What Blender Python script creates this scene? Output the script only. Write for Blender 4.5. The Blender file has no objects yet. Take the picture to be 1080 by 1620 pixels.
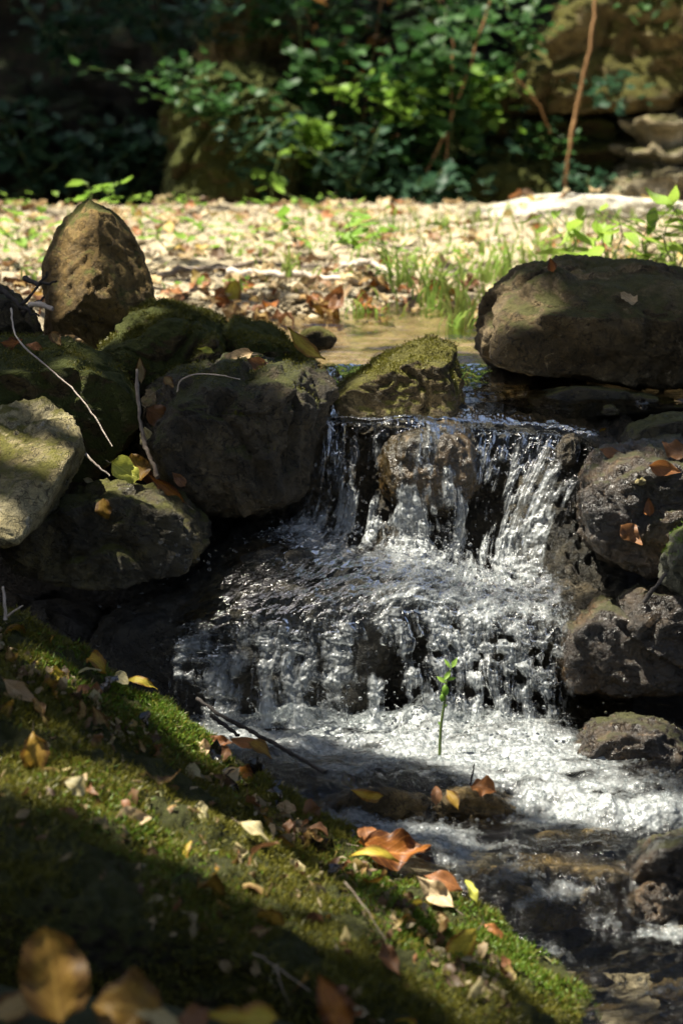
import bpy, bmesh, math, random
import numpy as np
from mathutils import Vector, Matrix

random.seed(7); RNG = np.random.default_rng(7)
SC = bpy.context.scene
COL = SC.collection
R = math.radians

# ------------------------------------------------------------------ camera, sky, sun, exposure
FPX = 4136.0; PITCH = math.atan(810 / FPX); CAM_Z = 0.71
cam = bpy.data.cameras.new('camera'); cam_o = bpy.data.objects.new('camera', cam); COL.objects.link(cam_o)
cam.sensor_fit = 'VERTICAL'; cam.sensor_height = 23.5; cam.lens = 23.5 * FPX / 1620
cam_o.location = (0, 0, CAM_Z); cam_o.rotation_euler = (R(90) - PITCH, 0, 0)
cam.clip_start = 0.05; cam.clip_end = 500
cam.dof.use_dof = True; cam.dof.focus_distance = 4.42; cam.dof.aperture_fstop = 3.3
SC.camera = cam_o
SUN_DIR = Vector((-0.36, -0.06, 0.93)).normalized()          # towards the sun
SUN_EL = math.asin(SUN_DIR.z); SUN_AZ = math.atan2(SUN_DIR.x, SUN_DIR.y)
wd = bpy.data.worlds.new('World'); SC.world = wd; wd.use_nodes = True
wn = wd.node_tree.nodes; sky = wn.new('ShaderNodeTexSky'); sky.sky_type = 'NISHITA'; sky.sun_disc = False; sky.dust_density = 4.0
sky.sun_elevation = SUN_EL; sky.sun_rotation = SUN_AZ
wn['Background'].inputs['Strength'].default_value = 0.045
wd.node_tree.links.new(sky.outputs[0], wn['Background'].inputs[0])
sun = bpy.data.lights.new('sun', 'SUN'); sun.energy = 5.0; sun.angle = R(0.53); sun.color = (1.0, 0.94, 0.80)
sun_o = bpy.data.objects.new('sun', sun); COL.objects.link(sun_o)
sun_o.rotation_euler = SUN_DIR.to_track_quat('Z', 'Y').to_euler(); sun_o.location = (0, 0, 12)
SC.view_settings.view_transform = 'Standard'; SC.view_settings.look = 'None'
SC.view_settings.gamma = 1.0; SC.view_settings.exposure = 1.65
cy = SC.cycles
cy.max_bounces = 8; cy.diffuse_bounces = 3; cy.glossy_bounces = 4; cy.transmission_bounces = 6; cy.transparent_max_bounces = 16
cy.sample_clamp_indirect = 1.5; cy.sample_clamp_direct = 14.0; cy.use_denoising = True; cy.denoising_prefilter = 'FAST'

# ------------------------------------------------------------------ helpers: projection, noise, meshes
cp, sp = math.cos(PITCH), math.sin(PITCH)
def P(px, py, Y):
    """photo pixel at world distance Y -> world point (arrays welcome)"""
    a = (np.asarray(px, float) - 540) / FPX; b = (810 - np.asarray(py, float)) / FPX
    dy = cp + b * sp; dz = -sp + b * cp
    t = np.asarray(Y, float) / dy
    return np.stack(np.broadcast_arrays(a * t, np.asarray(Y, float) + 0 * t, CAM_Z + dz * t), -1)
def proj(p):
    y = p[..., 1]; z = p[..., 2] - CAM_Z
    w = y * cp - z * sp; v = y * sp + z * cp
    return 540 + FPX * p[..., 0] / w, 810 - FPX * v / w
def py_of(z, Y):
    return float(proj(np.array([0.0, Y, z]))[1])
_perm = np.random.default_rng(3).permutation(256).astype(np.int64); _perm = np.concatenate([_perm, _perm, _perm])
_grad = np.random.default_rng(4).normal(size=(256, 3)); _grad /= np.linalg.norm(_grad, axis=1)[:, None]
def pnoise(p):
    p = np.asarray(p, float); i = np.floor(p).astype(np.int64); f = p - i
    u = f * f * f * (f * (f * 6 - 15) + 10); i &= 255
    out = 0
    for dx in (0, 1):
        wx = u[:, 0] if dx else 1 - u[:, 0]
        for dy in (0, 1):
            wy = u[:, 1] if dy else 1 - u[:, 1]
            for dz in (0, 1):
                wz = u[:, 2] if dz else 1 - u[:, 2]
                h = _perm[_perm[_perm[i[:, 0] + dx] + i[:, 1] + dy] + i[:, 2] + dz]
                g = _grad[h]
                out = out + wx * wy * wz * (g[:, 0] * (f[:, 0] - dx) + g[:, 1] * (f[:, 1] - dy) + g[:, 2] * (f[:, 2] - dz))
    return out * 1.6
def fbm(p, octv=4, gain=0.5, ridge=False):
    s = 0; a = 1.0; p = np.asarray(p, float)
    for k in range(octv):
        n = pnoise(p + 17.3 * k)
        if ridge: n = 0.5 - 2 * np.abs(n) + 0.2
        s = s + a * n; a *= gain; p = p * 2.03
    return s
def sstep(a, b, x):
    t = np.clip((x - a) / (b - a), 0, 1); return t * t * (3 - 2 * t)

def mesh_from(name, v, f, mat=None, smooth=True, attrs=None):
    me = bpy.data.meshes.new(name)
    v = np.asarray(v, float)
    if isinstance(f, np.ndarray):
        k = f.shape[1]
        me.vertices.add(len(v)); me.vertices.foreach_set('co', v.astype(np.float32).ravel())
        me.loops.add(f.size); me.loops.foreach_set('vertex_index', f.astype(np.int32).ravel())
        me.polygons.add(len(f)); me.polygons.foreach_set('loop_start', np.arange(0, f.size, k, dtype=np.int32))
        me.polygons.foreach_set('loop_total', np.full(len(f), k, np.int32))
        me.update(calc_edges=True)
    else:
        me.from_pydata([tuple(x) for x in v], [], f); me.update()
    if smooth: me.polygons.foreach_set('use_smooth', np.ones(len(me.polygons), bool))
    for an, av in (attrs or {}).items():
        av = np.asarray(av, np.float32)
        if av.ndim == 1:
            me.attributes.new(an, 'FLOAT', 'POINT').data.foreach_set('value', av)
        else:
            me.attributes.new(an, 'FLOAT_VECTOR', 'POINT').data.foreach_set('vector', av.ravel())
    if mat: me.materials.append(mat)
    return me
def obj(name, me, parent=None, loc=None):
    o = bpy.data.objects.new(name, me); COL.objects.link(o)
    if loc is not None: o.location = loc
    if parent is not None: o.parent = parent
    return o
def tag(o, label=None, cat=None, group=None, kind=None):
    for k, x in (('label', label), ('category', cat), ('group', group), ('kind', kind)):
        if x: o[k] = x
    return o
def empty(name, loc, label, cat, group=None):
    o = bpy.data.objects.new(name, None); COL.objects.link(o); o.location = loc; o.empty_display_size = 0.05
    return tag(o, label, cat, group)
def grid_faces(nr, nc):
    i = np.arange(nr * nc).reshape(nr, nc)
    return np.stack([i[:-1, :-1], i[:-1, 1:], i[1:, 1:], i[1:, :-1]], -1).reshape(-1, 4)
def catmull(c, n, axis):
    c = np.moveaxis(np.asarray(c, float), axis, 0); m = len(c)
    t = np.linspace(0, m - 1 - 1e-9, n); i = t.astype(int); f = (t - i)[(...,) + (None,) * (c.ndim - 1)]
    g = lambda k: c[np.clip(i + k, 0, m - 1)]
    a, b, d, e = g(-1), g(0), g(1), g(2)
    r = 0.5 * (2 * b + (d - a) * f + (2 * a - 5 * b + 4 * d - e) * f ** 2 + (3 * b - a - 3 * d + e) * f ** 3)
    return np.moveaxis(r, 0, axis)
def lerpgrid(c, n, axis):
    c = np.moveaxis(np.asarray(c, float), axis, 0); m = len(c)
    t = np.linspace(0, m - 1 - 1e-9, n); i = t.astype(int); f = (t - i)[(...,) + (None,) * (c.ndim - 1)]
    return np.moveaxis(c[i] * (1 - f) + c[i + 1] * f, 0, axis)
def grid_normals(p):
    du = np.gradient(p, axis=1); dv = np.gradient(p, axis=0)
    n = np.cross(du, dv); return n / (np.linalg.norm(n, axis=-1, keepdims=True) + 1e-12)

# ------------------------------------------------------------------ materials
def newmat(name):
    m = bpy.data.materials.new(name); m.use_nodes = True; m.node_tree.nodes.clear(); return m, m.node_tree
def nd(t, typ, ins=None, **props):
    n = t.nodes.new('ShaderNode' + typ)
    for k, v in props.items(): setattr(n, k, v)
    for k, v in (ins or {}).items():
        s = n.inputs[k]
        if isinstance(v, bpy.types.NodeSocket): t.links.new(v, s)
        else: s.default_value = v
    return n
def ramp(t, fac, stops, interp='LINEAR'):
    n = t.nodes.new('ShaderNodeValToRGB'); n.color_ramp.interpolation = interp
    e = n.color_ramp.elements
    while len(e) < len(stops): e.new(0.5)
    for q, (pos, c) in zip(e, stops):
        q.position = pos; q.color = (c, c, c, 1) if not isinstance(c, tuple) else (*c[:3], 1)
    t.links.new(fac, n.inputs[0]); return n.outputs[0]
def mixc(t, fac, a, b, mode='MIX'):
    n = t.nodes.new('ShaderNodeMix'); n.data_type = 'RGBA'; n.blend_type = mode
    for s, v in ((n.inputs[0], fac), (n.inputs[6], a), (n.inputs[7], b)):
        if isinstance(v, bpy.types.NodeSocket): t.links.new(v, s)
        else: s.default_value = v if not isinstance(v, tuple) else (*v[:3], 1)
    return n.outputs[2]
def math_(t, op, a, b=0.0, clamp=False):
    n = t.nodes.new('ShaderNodeMath'); n.operation = op; n.use_clamp = clamp
    for s, v in ((n.inputs[0], a), (n.inputs[1], b)):
        if isinstance(v, bpy.types.NodeSocket): t.links.new(v, s)
        else: s.default_value = v
    return n.outputs[0]
def noise_n(t, co, scale, detail=6, rough=0.6, dist=0.0):
    return nd(t, 'TexNoise', {'Vector': co, 'Scale': scale, 'Detail': detail, 'Roughness': rough, 'Distortion': dist}).outputs[0]
def out(t, sh):
    nd(t, 'OutputMaterial', {'Surface': sh})

def rock_mat(name, cols, moss=0.0, mosscol=(.05, .07, .012), wet=0.0, bump=1.0, lichen=None, mossz=0.35):
    m, t = newmat(name)
    co = nd(t, 'TexCoord').outputs['Object']
    rnd = nd(t, 'ObjectInfo').outputs['Random']
    off = nd(t, 'VectorMath', {0: co, 1: nd(t, 'CombineXYZ', {0: math_(t, 'MULTIPLY', rnd, 37.0), 1: math_(t, 'MULTIPLY', rnd, 91.0)}).outputs[0]}, operation='ADD').outputs[0]
    n1 = noise_n(t, off, 7, 7, .62, .4); n2 = noise_n(t, off, 38, 7, .68, .2); n3 = noise_n(t, off, 150, 5, .7); n4 = noise_n(t, off, 480, 3, .7)
    c = ramp(t, n1, [(.32, cols[0]), (.5, cols[1]), (.68, cols[2])])
    c = mixc(t, .75, c, ramp(t, n2, [(.3, .35), (.55, 1.0), (.72, 1.45)]), 'MULTIPLY')
    c = mixc(t, .6, c, ramp(t, n3, [(.33, .45), (.55, 1.05), (.7, 1.3)]), 'MULTIPLY')
    c = mixc(t, .5, c, ramp(t, n4, [(.35, .5), (.5, 1.0), (.68, 1.6)]), 'MULTIPLY')
    vo = nd(t, 'TexVoronoi', {'Vector': off, 'Scale': 42.0, 'Randomness': 1.0}).outputs[0]
    wob = nd(t, 'VectorMath', {0: off, 1: nd(t, 'TexNoise', {'Vector': off, 'Scale': 9.0, 'Detail': 5.0}).outputs[1]}, operation='ADD').outputs[0]
    ck = nd(t, 'TexVoronoi', {'Vector': wob, 'Scale': 7.5, 'Randomness': 1.0}, feature='DISTANCE_TO_EDGE').outputs[0]
    crack = ramp(t, ck, [(.004, .25), (.03, 1.0)])
    c = mixc(t, .8, c, crack, 'MULTIPLY')
    c = mixc(t, math_(t, 'MULTIPLY', ramp(t, noise_n(t, off, 34, 6, .75, .8), [(.60, 0.0), (.66, 1.0)]), .35), c, tuple(min(.6, x * 2.2 + .04) for x in cols[2]))
    pits = ramp(t, vo, [(.05, .45), (.22, 1.0)])
    c = mixc(t, .45, c, pits, 'MULTIPLY')
    if lichen:
        lm = ramp(t, noise_n(t, off, 16, 6, .7, .6), [(.56, 0.0), (.63, 1.0)])
        c = mixc(t, math_(t, 'MULTIPLY', lm, .7), c, lichen)
    rough = ramp(t, n2, [(.3, .62 - .42 * wet), (.7, .95 - .5 * wet)])
    h = math_(t, 'ADD', math_(t, 'MULTIPLY', n2, .6), math_(t, 'MULTIPLY', n3, .32))
    h = math_(t, 'ADD', h, math_(t, 'MULTIPLY', pits, .10)); h = math_(t, 'ADD', h, math_(t, 'MULTIPLY', n4, .12))
    h = math_(t, 'ADD', h, math_(t, 'MULTIPLY', crack, .35))
    if moss > 0:
        nz = nd(t, 'SeparateXYZ', {0: nd(t, 'NewGeometry').outputs['Normal']}).outputs[2]
        mk = math_(t, 'ADD', math_(t, 'MULTIPLY', nz, .5), noise_n(t, off, 11, 7, .7, .5))
        th = 1.05 - moss * .75 + mossz * .2
        mk = ramp(t, mk, [(max(0, th - .13), 0.0), (min(1, th + .05), 1.0)])
        mc = mixc(t, noise_n(t, off, 55, 5, .7), tuple(x * .35 for x in mosscol), tuple(x * 1.8 for x in mosscol))
        c = mixc(t, math_(t, 'MULTIPLY', mk, .9), c, mc)
        rough = mixc(t, mk, rough, (.95, .95, .95))
        h = math_(t, 'ADD', h, math_(t, 'MULTIPLY', math_(t, 'MULTIPLY', mk, noise_n(t, off, 260, 3, .8)), .5))
    bp = nd(t, 'Bump', {'Height': h, 'Strength': min(1, .75 * bump), 'Distance': .016 * max(1, bump)}).outputs[0]
    b = nd(t, 'BsdfPrincipled', {'Base Color': c, 'Roughness': rough, 'Normal': bp, 'Specular IOR Level': .3 + .3 * wet})
    if wet > 0:
        rip = nd(t, 'Bump', {'Height': noise_n(t, off, 120, 3, .6, 1.2), 'Strength': .8, 'Distance': .008, 'Normal': bp}).outputs[0]
        b.inputs['Coat Weight'].default_value = wet; b.inputs['Coat Roughness'].default_value = .06
        b.inputs['Coat IOR'].default_value = 1.34
        t.links.new(rip, b.inputs['Coat Normal'])
    out(t, b.outputs[0]); return m
M = {}
M['brown'] = rock_mat('dry_brown_stone', [(.07, .045, .014), (.15, .095, .03), (.23, .155, .055)], .35, (.06, .065, .012))
M['dark'] = rock_mat('dark_stone', [(.02, .016, .009), (.055, .042, .022), (.12, .09, .045)], .3, (.06, .064, .014), wet=.25, bump=1.3)
M['mossy'] = rock_mat('mossy_stone', [(.04, .03, .012), (.085, .062, .025), (.14, .1, .042)], .85, (.055, .066, .012), bump=1.2)
M['mossfull'] = rock_mat('fully_mossed_rock', [(.04, .032, .012), (.09, .07, .026), (.16, .12, .05)], 1.08, (.07, .082, .014), bump=1.3)
M['square'] = rock_mat('square_mossy_stone', [(.04, .028, .013), (.1, .072, .03), (.19, .15, .075)], .55, (.12, .112, .024), bump=1.4)
M['pale'] = rock_mat('pale_limestone', [(.17, .135, .055), (.32, .265, .13), (.46, .4, .24)], .15, (.15, .14, .025), bump=1.5)
M['boulder'] = rock_mat('grey_brown_boulder', [(.05, .034, .014), (.11, .078, .036), (.22, .165, .09)], .25, (.07, .07, .02), bump=1.2)
M['wet'] = rock_mat('wet_olive_rock', [(.018, .014, .005), (.055, .042, .014), (.13, .1, .03)], .3, (.08, .078, .01), wet=.6, bump=1.2)
M['wetbrown'] = rock_mat('wet_brown_rock', [(.010, .006, .0025), (.036, .021, .007), (.11, .06, .018)], .2, (.05, .05, .01), wet=.95, bump=1.1)
M['wetgrey'] = rock_mat('wet_grey_ledge', [(.014, .011, .006), (.04, .031, .016), (.095, .07, .033)], 0, wet=.7, bump=1.4)
M['bed'] = rock_mat('stream_bed_stone', [(.035, .024, .007), (.105, .068, .02), (.2, .135, .042)], 0, wet=.4, bump=1.0)
M['wetlip'] = rock_mat('wet_brown_lip_stone', [(.014, .009, .004), (.045, .03, .01), (.13, .075, .025)], 0, wet=1.0, bump=.7)
M['lichen'] = rock_mat('lichen_rock', [(.04, .04, .028), (.1, .1, .07), (.17, .17, .12)], .45, (.09, .11, .03), wet=.3, lichen=(.22, .23, .17))
M['cliff'] = rock_mat('ochre_cliff', [(.07, .052, .02), (.2, .145, .055), (.36, .28, .13)], .72, (.1, .095, .018), bump=1.6)
M['cliffpale'] = rock_mat('pale_cliff', [(.2, .155, .08), (.44, .37, .23), (.64, .57, .42)], .25, (.12, .11, .03), bump=1.5)  # pale tan rock, lightened further in place of sun missing on its faces
M['pebble'] = rock_mat('pebbles', [(.14, .105, .055), (.36, .29, .18), (.62, .54, .39)], 0)
M['glaregravel'] = rock_mat('sun_glare_gravel', [(.42, .37, .27), (.62, .57, .45), (.78, .74, .64)], 0)  # gravel whitened so its colour carries the overexposed sun on the hump
M['soil'] = rock_mat('dark_soil', [(.012, .009, .006), (.03, .022, .013), (.06, .044, .024)], .3, (.03, .036, .008))
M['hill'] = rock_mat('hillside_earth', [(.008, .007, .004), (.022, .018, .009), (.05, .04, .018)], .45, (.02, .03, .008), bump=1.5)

def ground_mat():
    m, t = newmat('streamside_ground')
    co = nd(t, 'TexCoord').outputs['Object']
    a = nd(t, 'Attribute', attribute_name='bank').outputs['Fac']
    n1 = noise_n(t, co, 3, 6, .6); n2 = noise_n(t, co, 30, 7, .7); n3 = noise_n(t, co, 110, 4, .7)
    soil = ramp(t, n2, [(.3, (.012, .009, .005)), (.55, (.035, .025, .013)), (.75, (.08, .055, .028))])
    grav = ramp(t, n2, [(.3, (.2, .16, .1)), (.5, (.4, .33, .21)), (.7, (.62, .54, .4))])
    grav = mixc(t, .7, grav, ramp(t, n3, [(.35, .4), (.55, 1.05), (.7, 1.3)]), 'MULTIPLY')
    c = mixc(t, a, soil, grav)
    h = math_(t, 'ADD', n2, math_(t, 'MULTIPLY', n3, .5))
    bp = nd(t, 'Bump', {'Height': h, 'Strength': .9, 'Distance': .02}).outputs[0]
    r = mixc(t, a, (.35, .35, .35), (.9, .9, .9))
    out(t, nd(t, 'BsdfPrincipled', {'Base Color': c, 'Roughness': r, 'Normal': bp}).outputs[0]); return m
M['ground'] = ground_mat()

def water_mat(name, tint, flow=False, bumps=((18, .6, .012), (70, .5, .004)), rough=.03, foamcol=(.6, .63, .63), spec=1.0):
    m, t = newmat(name)
    co = nd(t, 'TexCoord').outputs['Object']
    if flow: co = nd(t, 'Attribute', attribute_name='flow').outputs['Vector']
    foam = nd(t, 'Attribute', attribute_name='foam').outputs['Fac']
    bp = None
    for sc, st, dist in bumps:
        ins = {'Height': noise_n(t, co, sc, 4, .6, .6), 'Strength': st, 'Distance': dist}
        if bp is not None: ins['Normal'] = bp
        bp = nd(t, 'Bump', ins).outputs[0]
    fr = nd(t, 'Fresnel', {'IOR': 1.34, 'Normal': bp}).outputs[0]
    tr = nd(t, 'BsdfTransparent', {'Color': (*tint, 1)}).outputs[0]
    gl = nd(t, 'BsdfGlossy', {'Color': (1, 1, 1, 1), 'Roughness': rough, 'Normal': bp}).outputs[0]
    w = nd(t, 'MixShader', {0: math_(t, 'MULTIPLY', fr, spec, True), 1: tr, 2: gl}).outputs[0]
    # aerated water: bubbles scatter white
    oc = nd(t, 'TexCoord').outputs['Object']
    vo = nd(t, 'TexVoronoi', {'Vector': oc, 'Scale': 130.0}, feature='F1').outputs[0]
    vo2 = nd(t, 'TexVoronoi', {'Vector': oc, 'Scale': 58.0}, feature='F1').outputs[0]
    fb = nd(t, 'Bump', {'Height': math_(t, 'ADD', math_(t, 'MULTIPLY', vo, .5), vo2), 'Strength': .9, 'Distance': .005}, invert=True).outputs[0]
    fc = mixc(t, ramp(t, vo, [(.1, 1.0), (.55, 0.0)]), tuple(x * .55 for x in foamcol), foamcol)
    fo = nd(t, 'BsdfPrincipled', {'Base Color': fc, 'Roughness': .22, 'Normal': fb, 'Specular IOR Level': .6}).outputs[0]
    tl = nd(t, 'BsdfTranslucent', {'Color': (*foamcol, 1), 'Normal': fb}).outputs[0]
    fo = nd(t, 'MixShader', {0: .3, 1: fo, 2: tl}).outputs[0]
    br = noise_n(t, co if flow else oc, 55, 5, .7, .3)
    fm = math_(t, 'ADD', foam, math_(t, 'MULTIPLY', math_(t, 'SUBTRACT', br, .5), 1.1))
    fm = math_(t, 'MULTIPLY', ramp(t, fm, [(.22, 0.0), (.95, 1.0)]), ramp(t, foam, [(0.0, 0.0), (.1, 1.0)]))
    sh = nd(t, 'MixShader', {0: fm, 1: w, 2: fo}).outputs[0]
    if flow:                                     # film thins out to nothing at the edges of a sheet
        tk = nd(t, 'Attribute', attribute_name='thick').outputs['Fac']
        sh = nd(t, 'MixShader', {0: tk, 1: nd(t, 'BsdfTransparent').outputs[0], 2: sh}).outputs[0]
    out(t, sh); return m
M['pool'] = water_mat('pool_water', (.86, .8, .66), bumps=((9, .5, .012), (34, .45, .005)), rough=.02)
M['stream'] = water_mat('stream_water', (.8, .8, .76), bumps=((20, .8, .02), (80, .8, .007)), rough=.09)
M['fall'] = water_mat('falling_water', (.82, .84, .84), flow=True, bumps=((9, .6, .010), (26, .45, .004)), rough=.06, spec=1.0)

def glass_mat():
    m, t = newmat('water_drop')
    fr = nd(t, 'Fresnel', {'IOR': 1.34}).outputs[0]
    rf = nd(t, 'BsdfRefraction', {'Color': (1, 1, 1, 1), 'Roughness': 0.02, 'IOR': 1.33}).outputs[0]
    gl = nd(t, 'BsdfGlossy', {'Roughness': .06}).outputs[0]
    out(t, nd(t, 'MixShader', {0: fr, 1: rf, 2: gl}).outputs[0]); return m
M['drop'] = glass_mat()
def bubble_mat():
    m, t = newmat('foam_bubble')
    fr = nd(t, 'Fresnel', {'IOR': 1.34}).outputs[0]
    tr = nd(t, 'BsdfTransparent', {'Color': (.93, .95, .95, 1)}).outputs[0]
    gl = nd(t, 'BsdfGlossy', {'Roughness': .05}).outputs[0]
    w = nd(t, 'MixShader', {0: math_(t, 'MULTIPLY', fr, 1.5, True), 1: tr, 2: gl}).outputs[0]
    df = nd(t, 'BsdfDiffuse', {'Color': (.8, .83, .83, 1)}).outputs[0]
    out(t, nd(t, 'MixShader', {0: .07, 1: w, 2: df}).outputs[0]); return m
M['bubble'] = bubble_mat()

def leaf_mat(name, c1, c2, c3=None, trans=.4, vein=True, rough=.5, wetc=0.0):
    """c1 along the blade, c2 blotches, c3 margin"""
    m, t = newmat(name)
    co = nd(t, 'TexCoord').outputs['Object']
    uv = nd(t, 'Attribute', attribute_name='leafuv').outputs['Vector']
    rn = nd(t, 'Attribute', attribute_name='tint').outputs['Fac']
    x = nd(t, 'SeparateXYZ', {0: uv})
    n1 = noise_n(t, nd(t, 'VectorMath', {0: uv, 1: nd(t, 'ObjectInfo').outputs['Random']}, operation='ADD').outputs[0], 2.6, 5, .65)
    n1 = math_(t, 'ADD', n1, math_(t, 'MULTIPLY', math_(t, 'SUBTRACT', rn, .5), .35))
    c = ramp(t, n1, [(.35, c1), (.62, c2)])
    if c3: c = mixc(t, ramp(t, math_(t, 'ADD', math_(t, 'ABSOLUTE', x.outputs[0]), math_(t, 'MULTIPLY', n1, .5)), [(.75, 0.0), (1.15, 1.0)]), c, c3)
    c = mixc(t, .5, c, ramp(t, noise_n(t, uv, 14, 4, .7), [(.3, .5), (.6, 1.15)]), 'MULTIPLY')
    h = None
    if vein:
        ax = math_(t, 'ABSOLUTE', x.outputs[0])
        mid = ramp(t, ax, [(.02, 1.0), (.07, 0.0)])
        sv = math_(t, 'SINE', math_(t, 'MULTIPLY', math_(t, 'SUBTRACT', x.outputs[1], math_(t, 'MULTIPLY', ax, .32)), 46.0))
        sv = ramp(t, sv, [(.86, 0.0), (1.0, .7)])
        h = math_(t, 'MAXIMUM', mid, sv)
        c = mixc(t, math_(t, 'MULTIPLY', h, .35), c, tuple(min(1, v * 1.7 + .03) for v in c1))
    ins = {'Base Color': c, 'Roughness': rough, 'Specular IOR Level': .35}
    if h is not None: ins['Normal'] = nd(t, 'Bump', {'Height': h, 'Strength': .4, 'Distance': .001}).outputs[0]
    b = nd(t, 'BsdfPrincipled', ins); b.inputs['Coat Weight'].default_value = wetc
    tl = nd(t, 'BsdfTranslucent', {'Color': c}).outputs[0]
    out(t, nd(t, 'MixShader', {0: trans, 1: b.outputs[0], 2: tl}).outputs[0]); return m
LM = {
 'yellow': leaf_mat('yellow_leaf', (.5, .4, .05), (.42, .26, .03), (.25, .12, .02)),
 'lime': leaf_mat('lime_yellow_leaf', (.5, .5, .09), (.38, .4, .06), None),
 'cream': leaf_mat('cream_leaf', (.55, .5, .3), (.42, .34, .16), None),
 'orange': leaf_mat('orange_leaf', (.42, .17, .025), (.26, .085, .015), (.1, .035, .01)),
 'tan': leaf_mat('tan_leaf', (.42, .3, .13), (.28, .17, .06), (.12, .06, .02)),
 'brown': leaf_mat('brown_leaf', (.2, .095, .04), (.11, .05, .022), None, trans=.25),
 'rust': leaf_mat('rust_leaf', (.3, .12, .035), (.18, .068, .02), None, trans=.25),
 'pink': leaf_mat('pinkish_dry_leaf', (.5, .38, .22), (.34, .22, .11), None, trans=.25),
 'olive': leaf_mat('ochre_leaf', (.33, .2, .03), (.22, .12, .018), (.12, .06, .012)),
 'black': leaf_mat('wet_dark_leaf', (.03, .022, .016), (.014, .011, .009), None, trans=.05, rough=.2, wetc=.8),
 'green': leaf_mat('green_leaf', (.055, .13, .03), (.03, .085, .022), None, trans=.45, vein=False),
 'bright': leaf_mat('bright_green_leaf', (.22, .36, .05), (.15, .28, .035), None, trans=.5, vein=False),
 'bluegreen': leaf_mat('blue_green_leaf', (.045, .1, .05), (.025, .065, .035), None, trans=.4, vein=False),
 'canopy': leaf_mat('canopy_leaf', (.05, .1, .02), (.035, .075, .015), None, trans=.35, vein=False),
 'grass': leaf_mat('grass_blade', (.2, .32, .06), (.28, .32, .09), None, trans=.45, vein=False),
 'moss': leaf_mat('sun_toned_moss', (.12, .2, .018), (.07, .125, .012), None, trans=.35, vein=False),  # lighter moss green with the crest's sunlight put into it
 'mossdark': leaf_mat('olive_moss', (.14, .13, .014), (.08, .078, .01), None, trans=.3, vein=False),
 'litter': None, 'weed': leaf_mat('sunlit_weed_leaf', (.32, .46, .07), (.24, .38, .05), None, trans=.5, vein=False),
 'dryfern': leaf_mat('dry_orange_foliage', (.26, .12, .02), (.16, .07, .012), None, trans=.4, vein=False)}
def litter_mat(dark=1.0):
    m, t = newmat('leaf_litter'); rn = nd(t, 'Attribute', attribute_name='tint').outputs['Fac']
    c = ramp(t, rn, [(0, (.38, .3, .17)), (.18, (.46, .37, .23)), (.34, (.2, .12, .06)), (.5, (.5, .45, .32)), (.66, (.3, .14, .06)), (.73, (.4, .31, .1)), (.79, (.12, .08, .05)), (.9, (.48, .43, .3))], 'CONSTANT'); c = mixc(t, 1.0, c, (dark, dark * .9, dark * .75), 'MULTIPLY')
    b = nd(t, 'BsdfPrincipled', {'Base Color': c, 'Roughness': .6}).outputs[0]; tl = nd(t, 'BsdfTranslucent', {'Color': c}).outputs[0]
    out(t, nd(t, 'MixShader', {0: .25, 1: b, 2: tl}).outputs[0]); return m
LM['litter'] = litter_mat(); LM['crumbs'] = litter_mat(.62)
def bark_mat(name, c1, c2):
    m, t = newmat(name); co = nd(t, 'TexCoord').outputs['Object']
    n = noise_n(t, co, 60, 6, .7); c = ramp(t, n, [(.3, c1), (.7, c2)])
    out(t, nd(t, 'BsdfPrincipled', {'Base Color': c, 'Roughness': .75, 'Normal': nd(t, 'Bump', {'Height': n, 'Strength': .8, 'Distance': .006}).outputs[0]}).outputs[0]); return m
M['twig'] = bark_mat('grey_twig', (.1, .07, .05), (.3, .24, .18))
M['twigpale'] = bark_mat('pale_twig', (.28, .22, .17), (.6, .52, .44))
M['twigdark'] = bark_mat('wet_dark_twig', (.01, .008, .007), (.05, .04, .035))
M['stemg'] = bark_mat('green_stem', (.04, .07, .01), (.09, .13, .02))
M['stemb'] = bark_mat('orange_brown_stem', (.18, .09, .03), (.36, .2, .08))
M['bark'] = bark_mat('tree_bark', (.03, .022, .015), (.1, .08, .055))
M['stemg'].node_tree.nodes['Principled BSDF'].inputs['Roughness'].default_value = .45

# ------------------------------------------------------------------ builders
_ico = {}
def ico(s):
    if s not in _ico:
        bm = bmesh.new(); bmesh.ops.create_icosphere(bm, subdivisions=s, radius=1)
        bm.verts.ensure_lookup_table()
        _ico[s] = (np.array([v.co[:] for v in bm.verts]), np.array([[v.index for v in f.verts] for f in bm.faces])); bm.free()
    return _ico[s]
def hull_planes(pts):
    bm = bmesh.new()
    for p in pts: bm.verts.new(p)
    bmesh.ops.convex_hull(bm, input=bm.verts[:])
    bm.normal_update()
    c = np.mean(pts, 0); pl = []
    for f in bm.faces:
        n = np.array(f.normal[:]); q = np.array(f.verts[0].co[:]); d = n @ (q - c)
        if d < 0: n, d = -n, -d
        if f.calc_area() < 1e-9: continue
        for k, (n0, d0, a0) in enumerate(pl):
            if n0 @ n > .985: break
        else: pl.append((n, d, f.calc_area()))
    bm.free()
    return c, np.array([p[0] for p in pl]), np.array([max(p[1], 1e-3) for p in pl])
SEED = [0]
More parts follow.
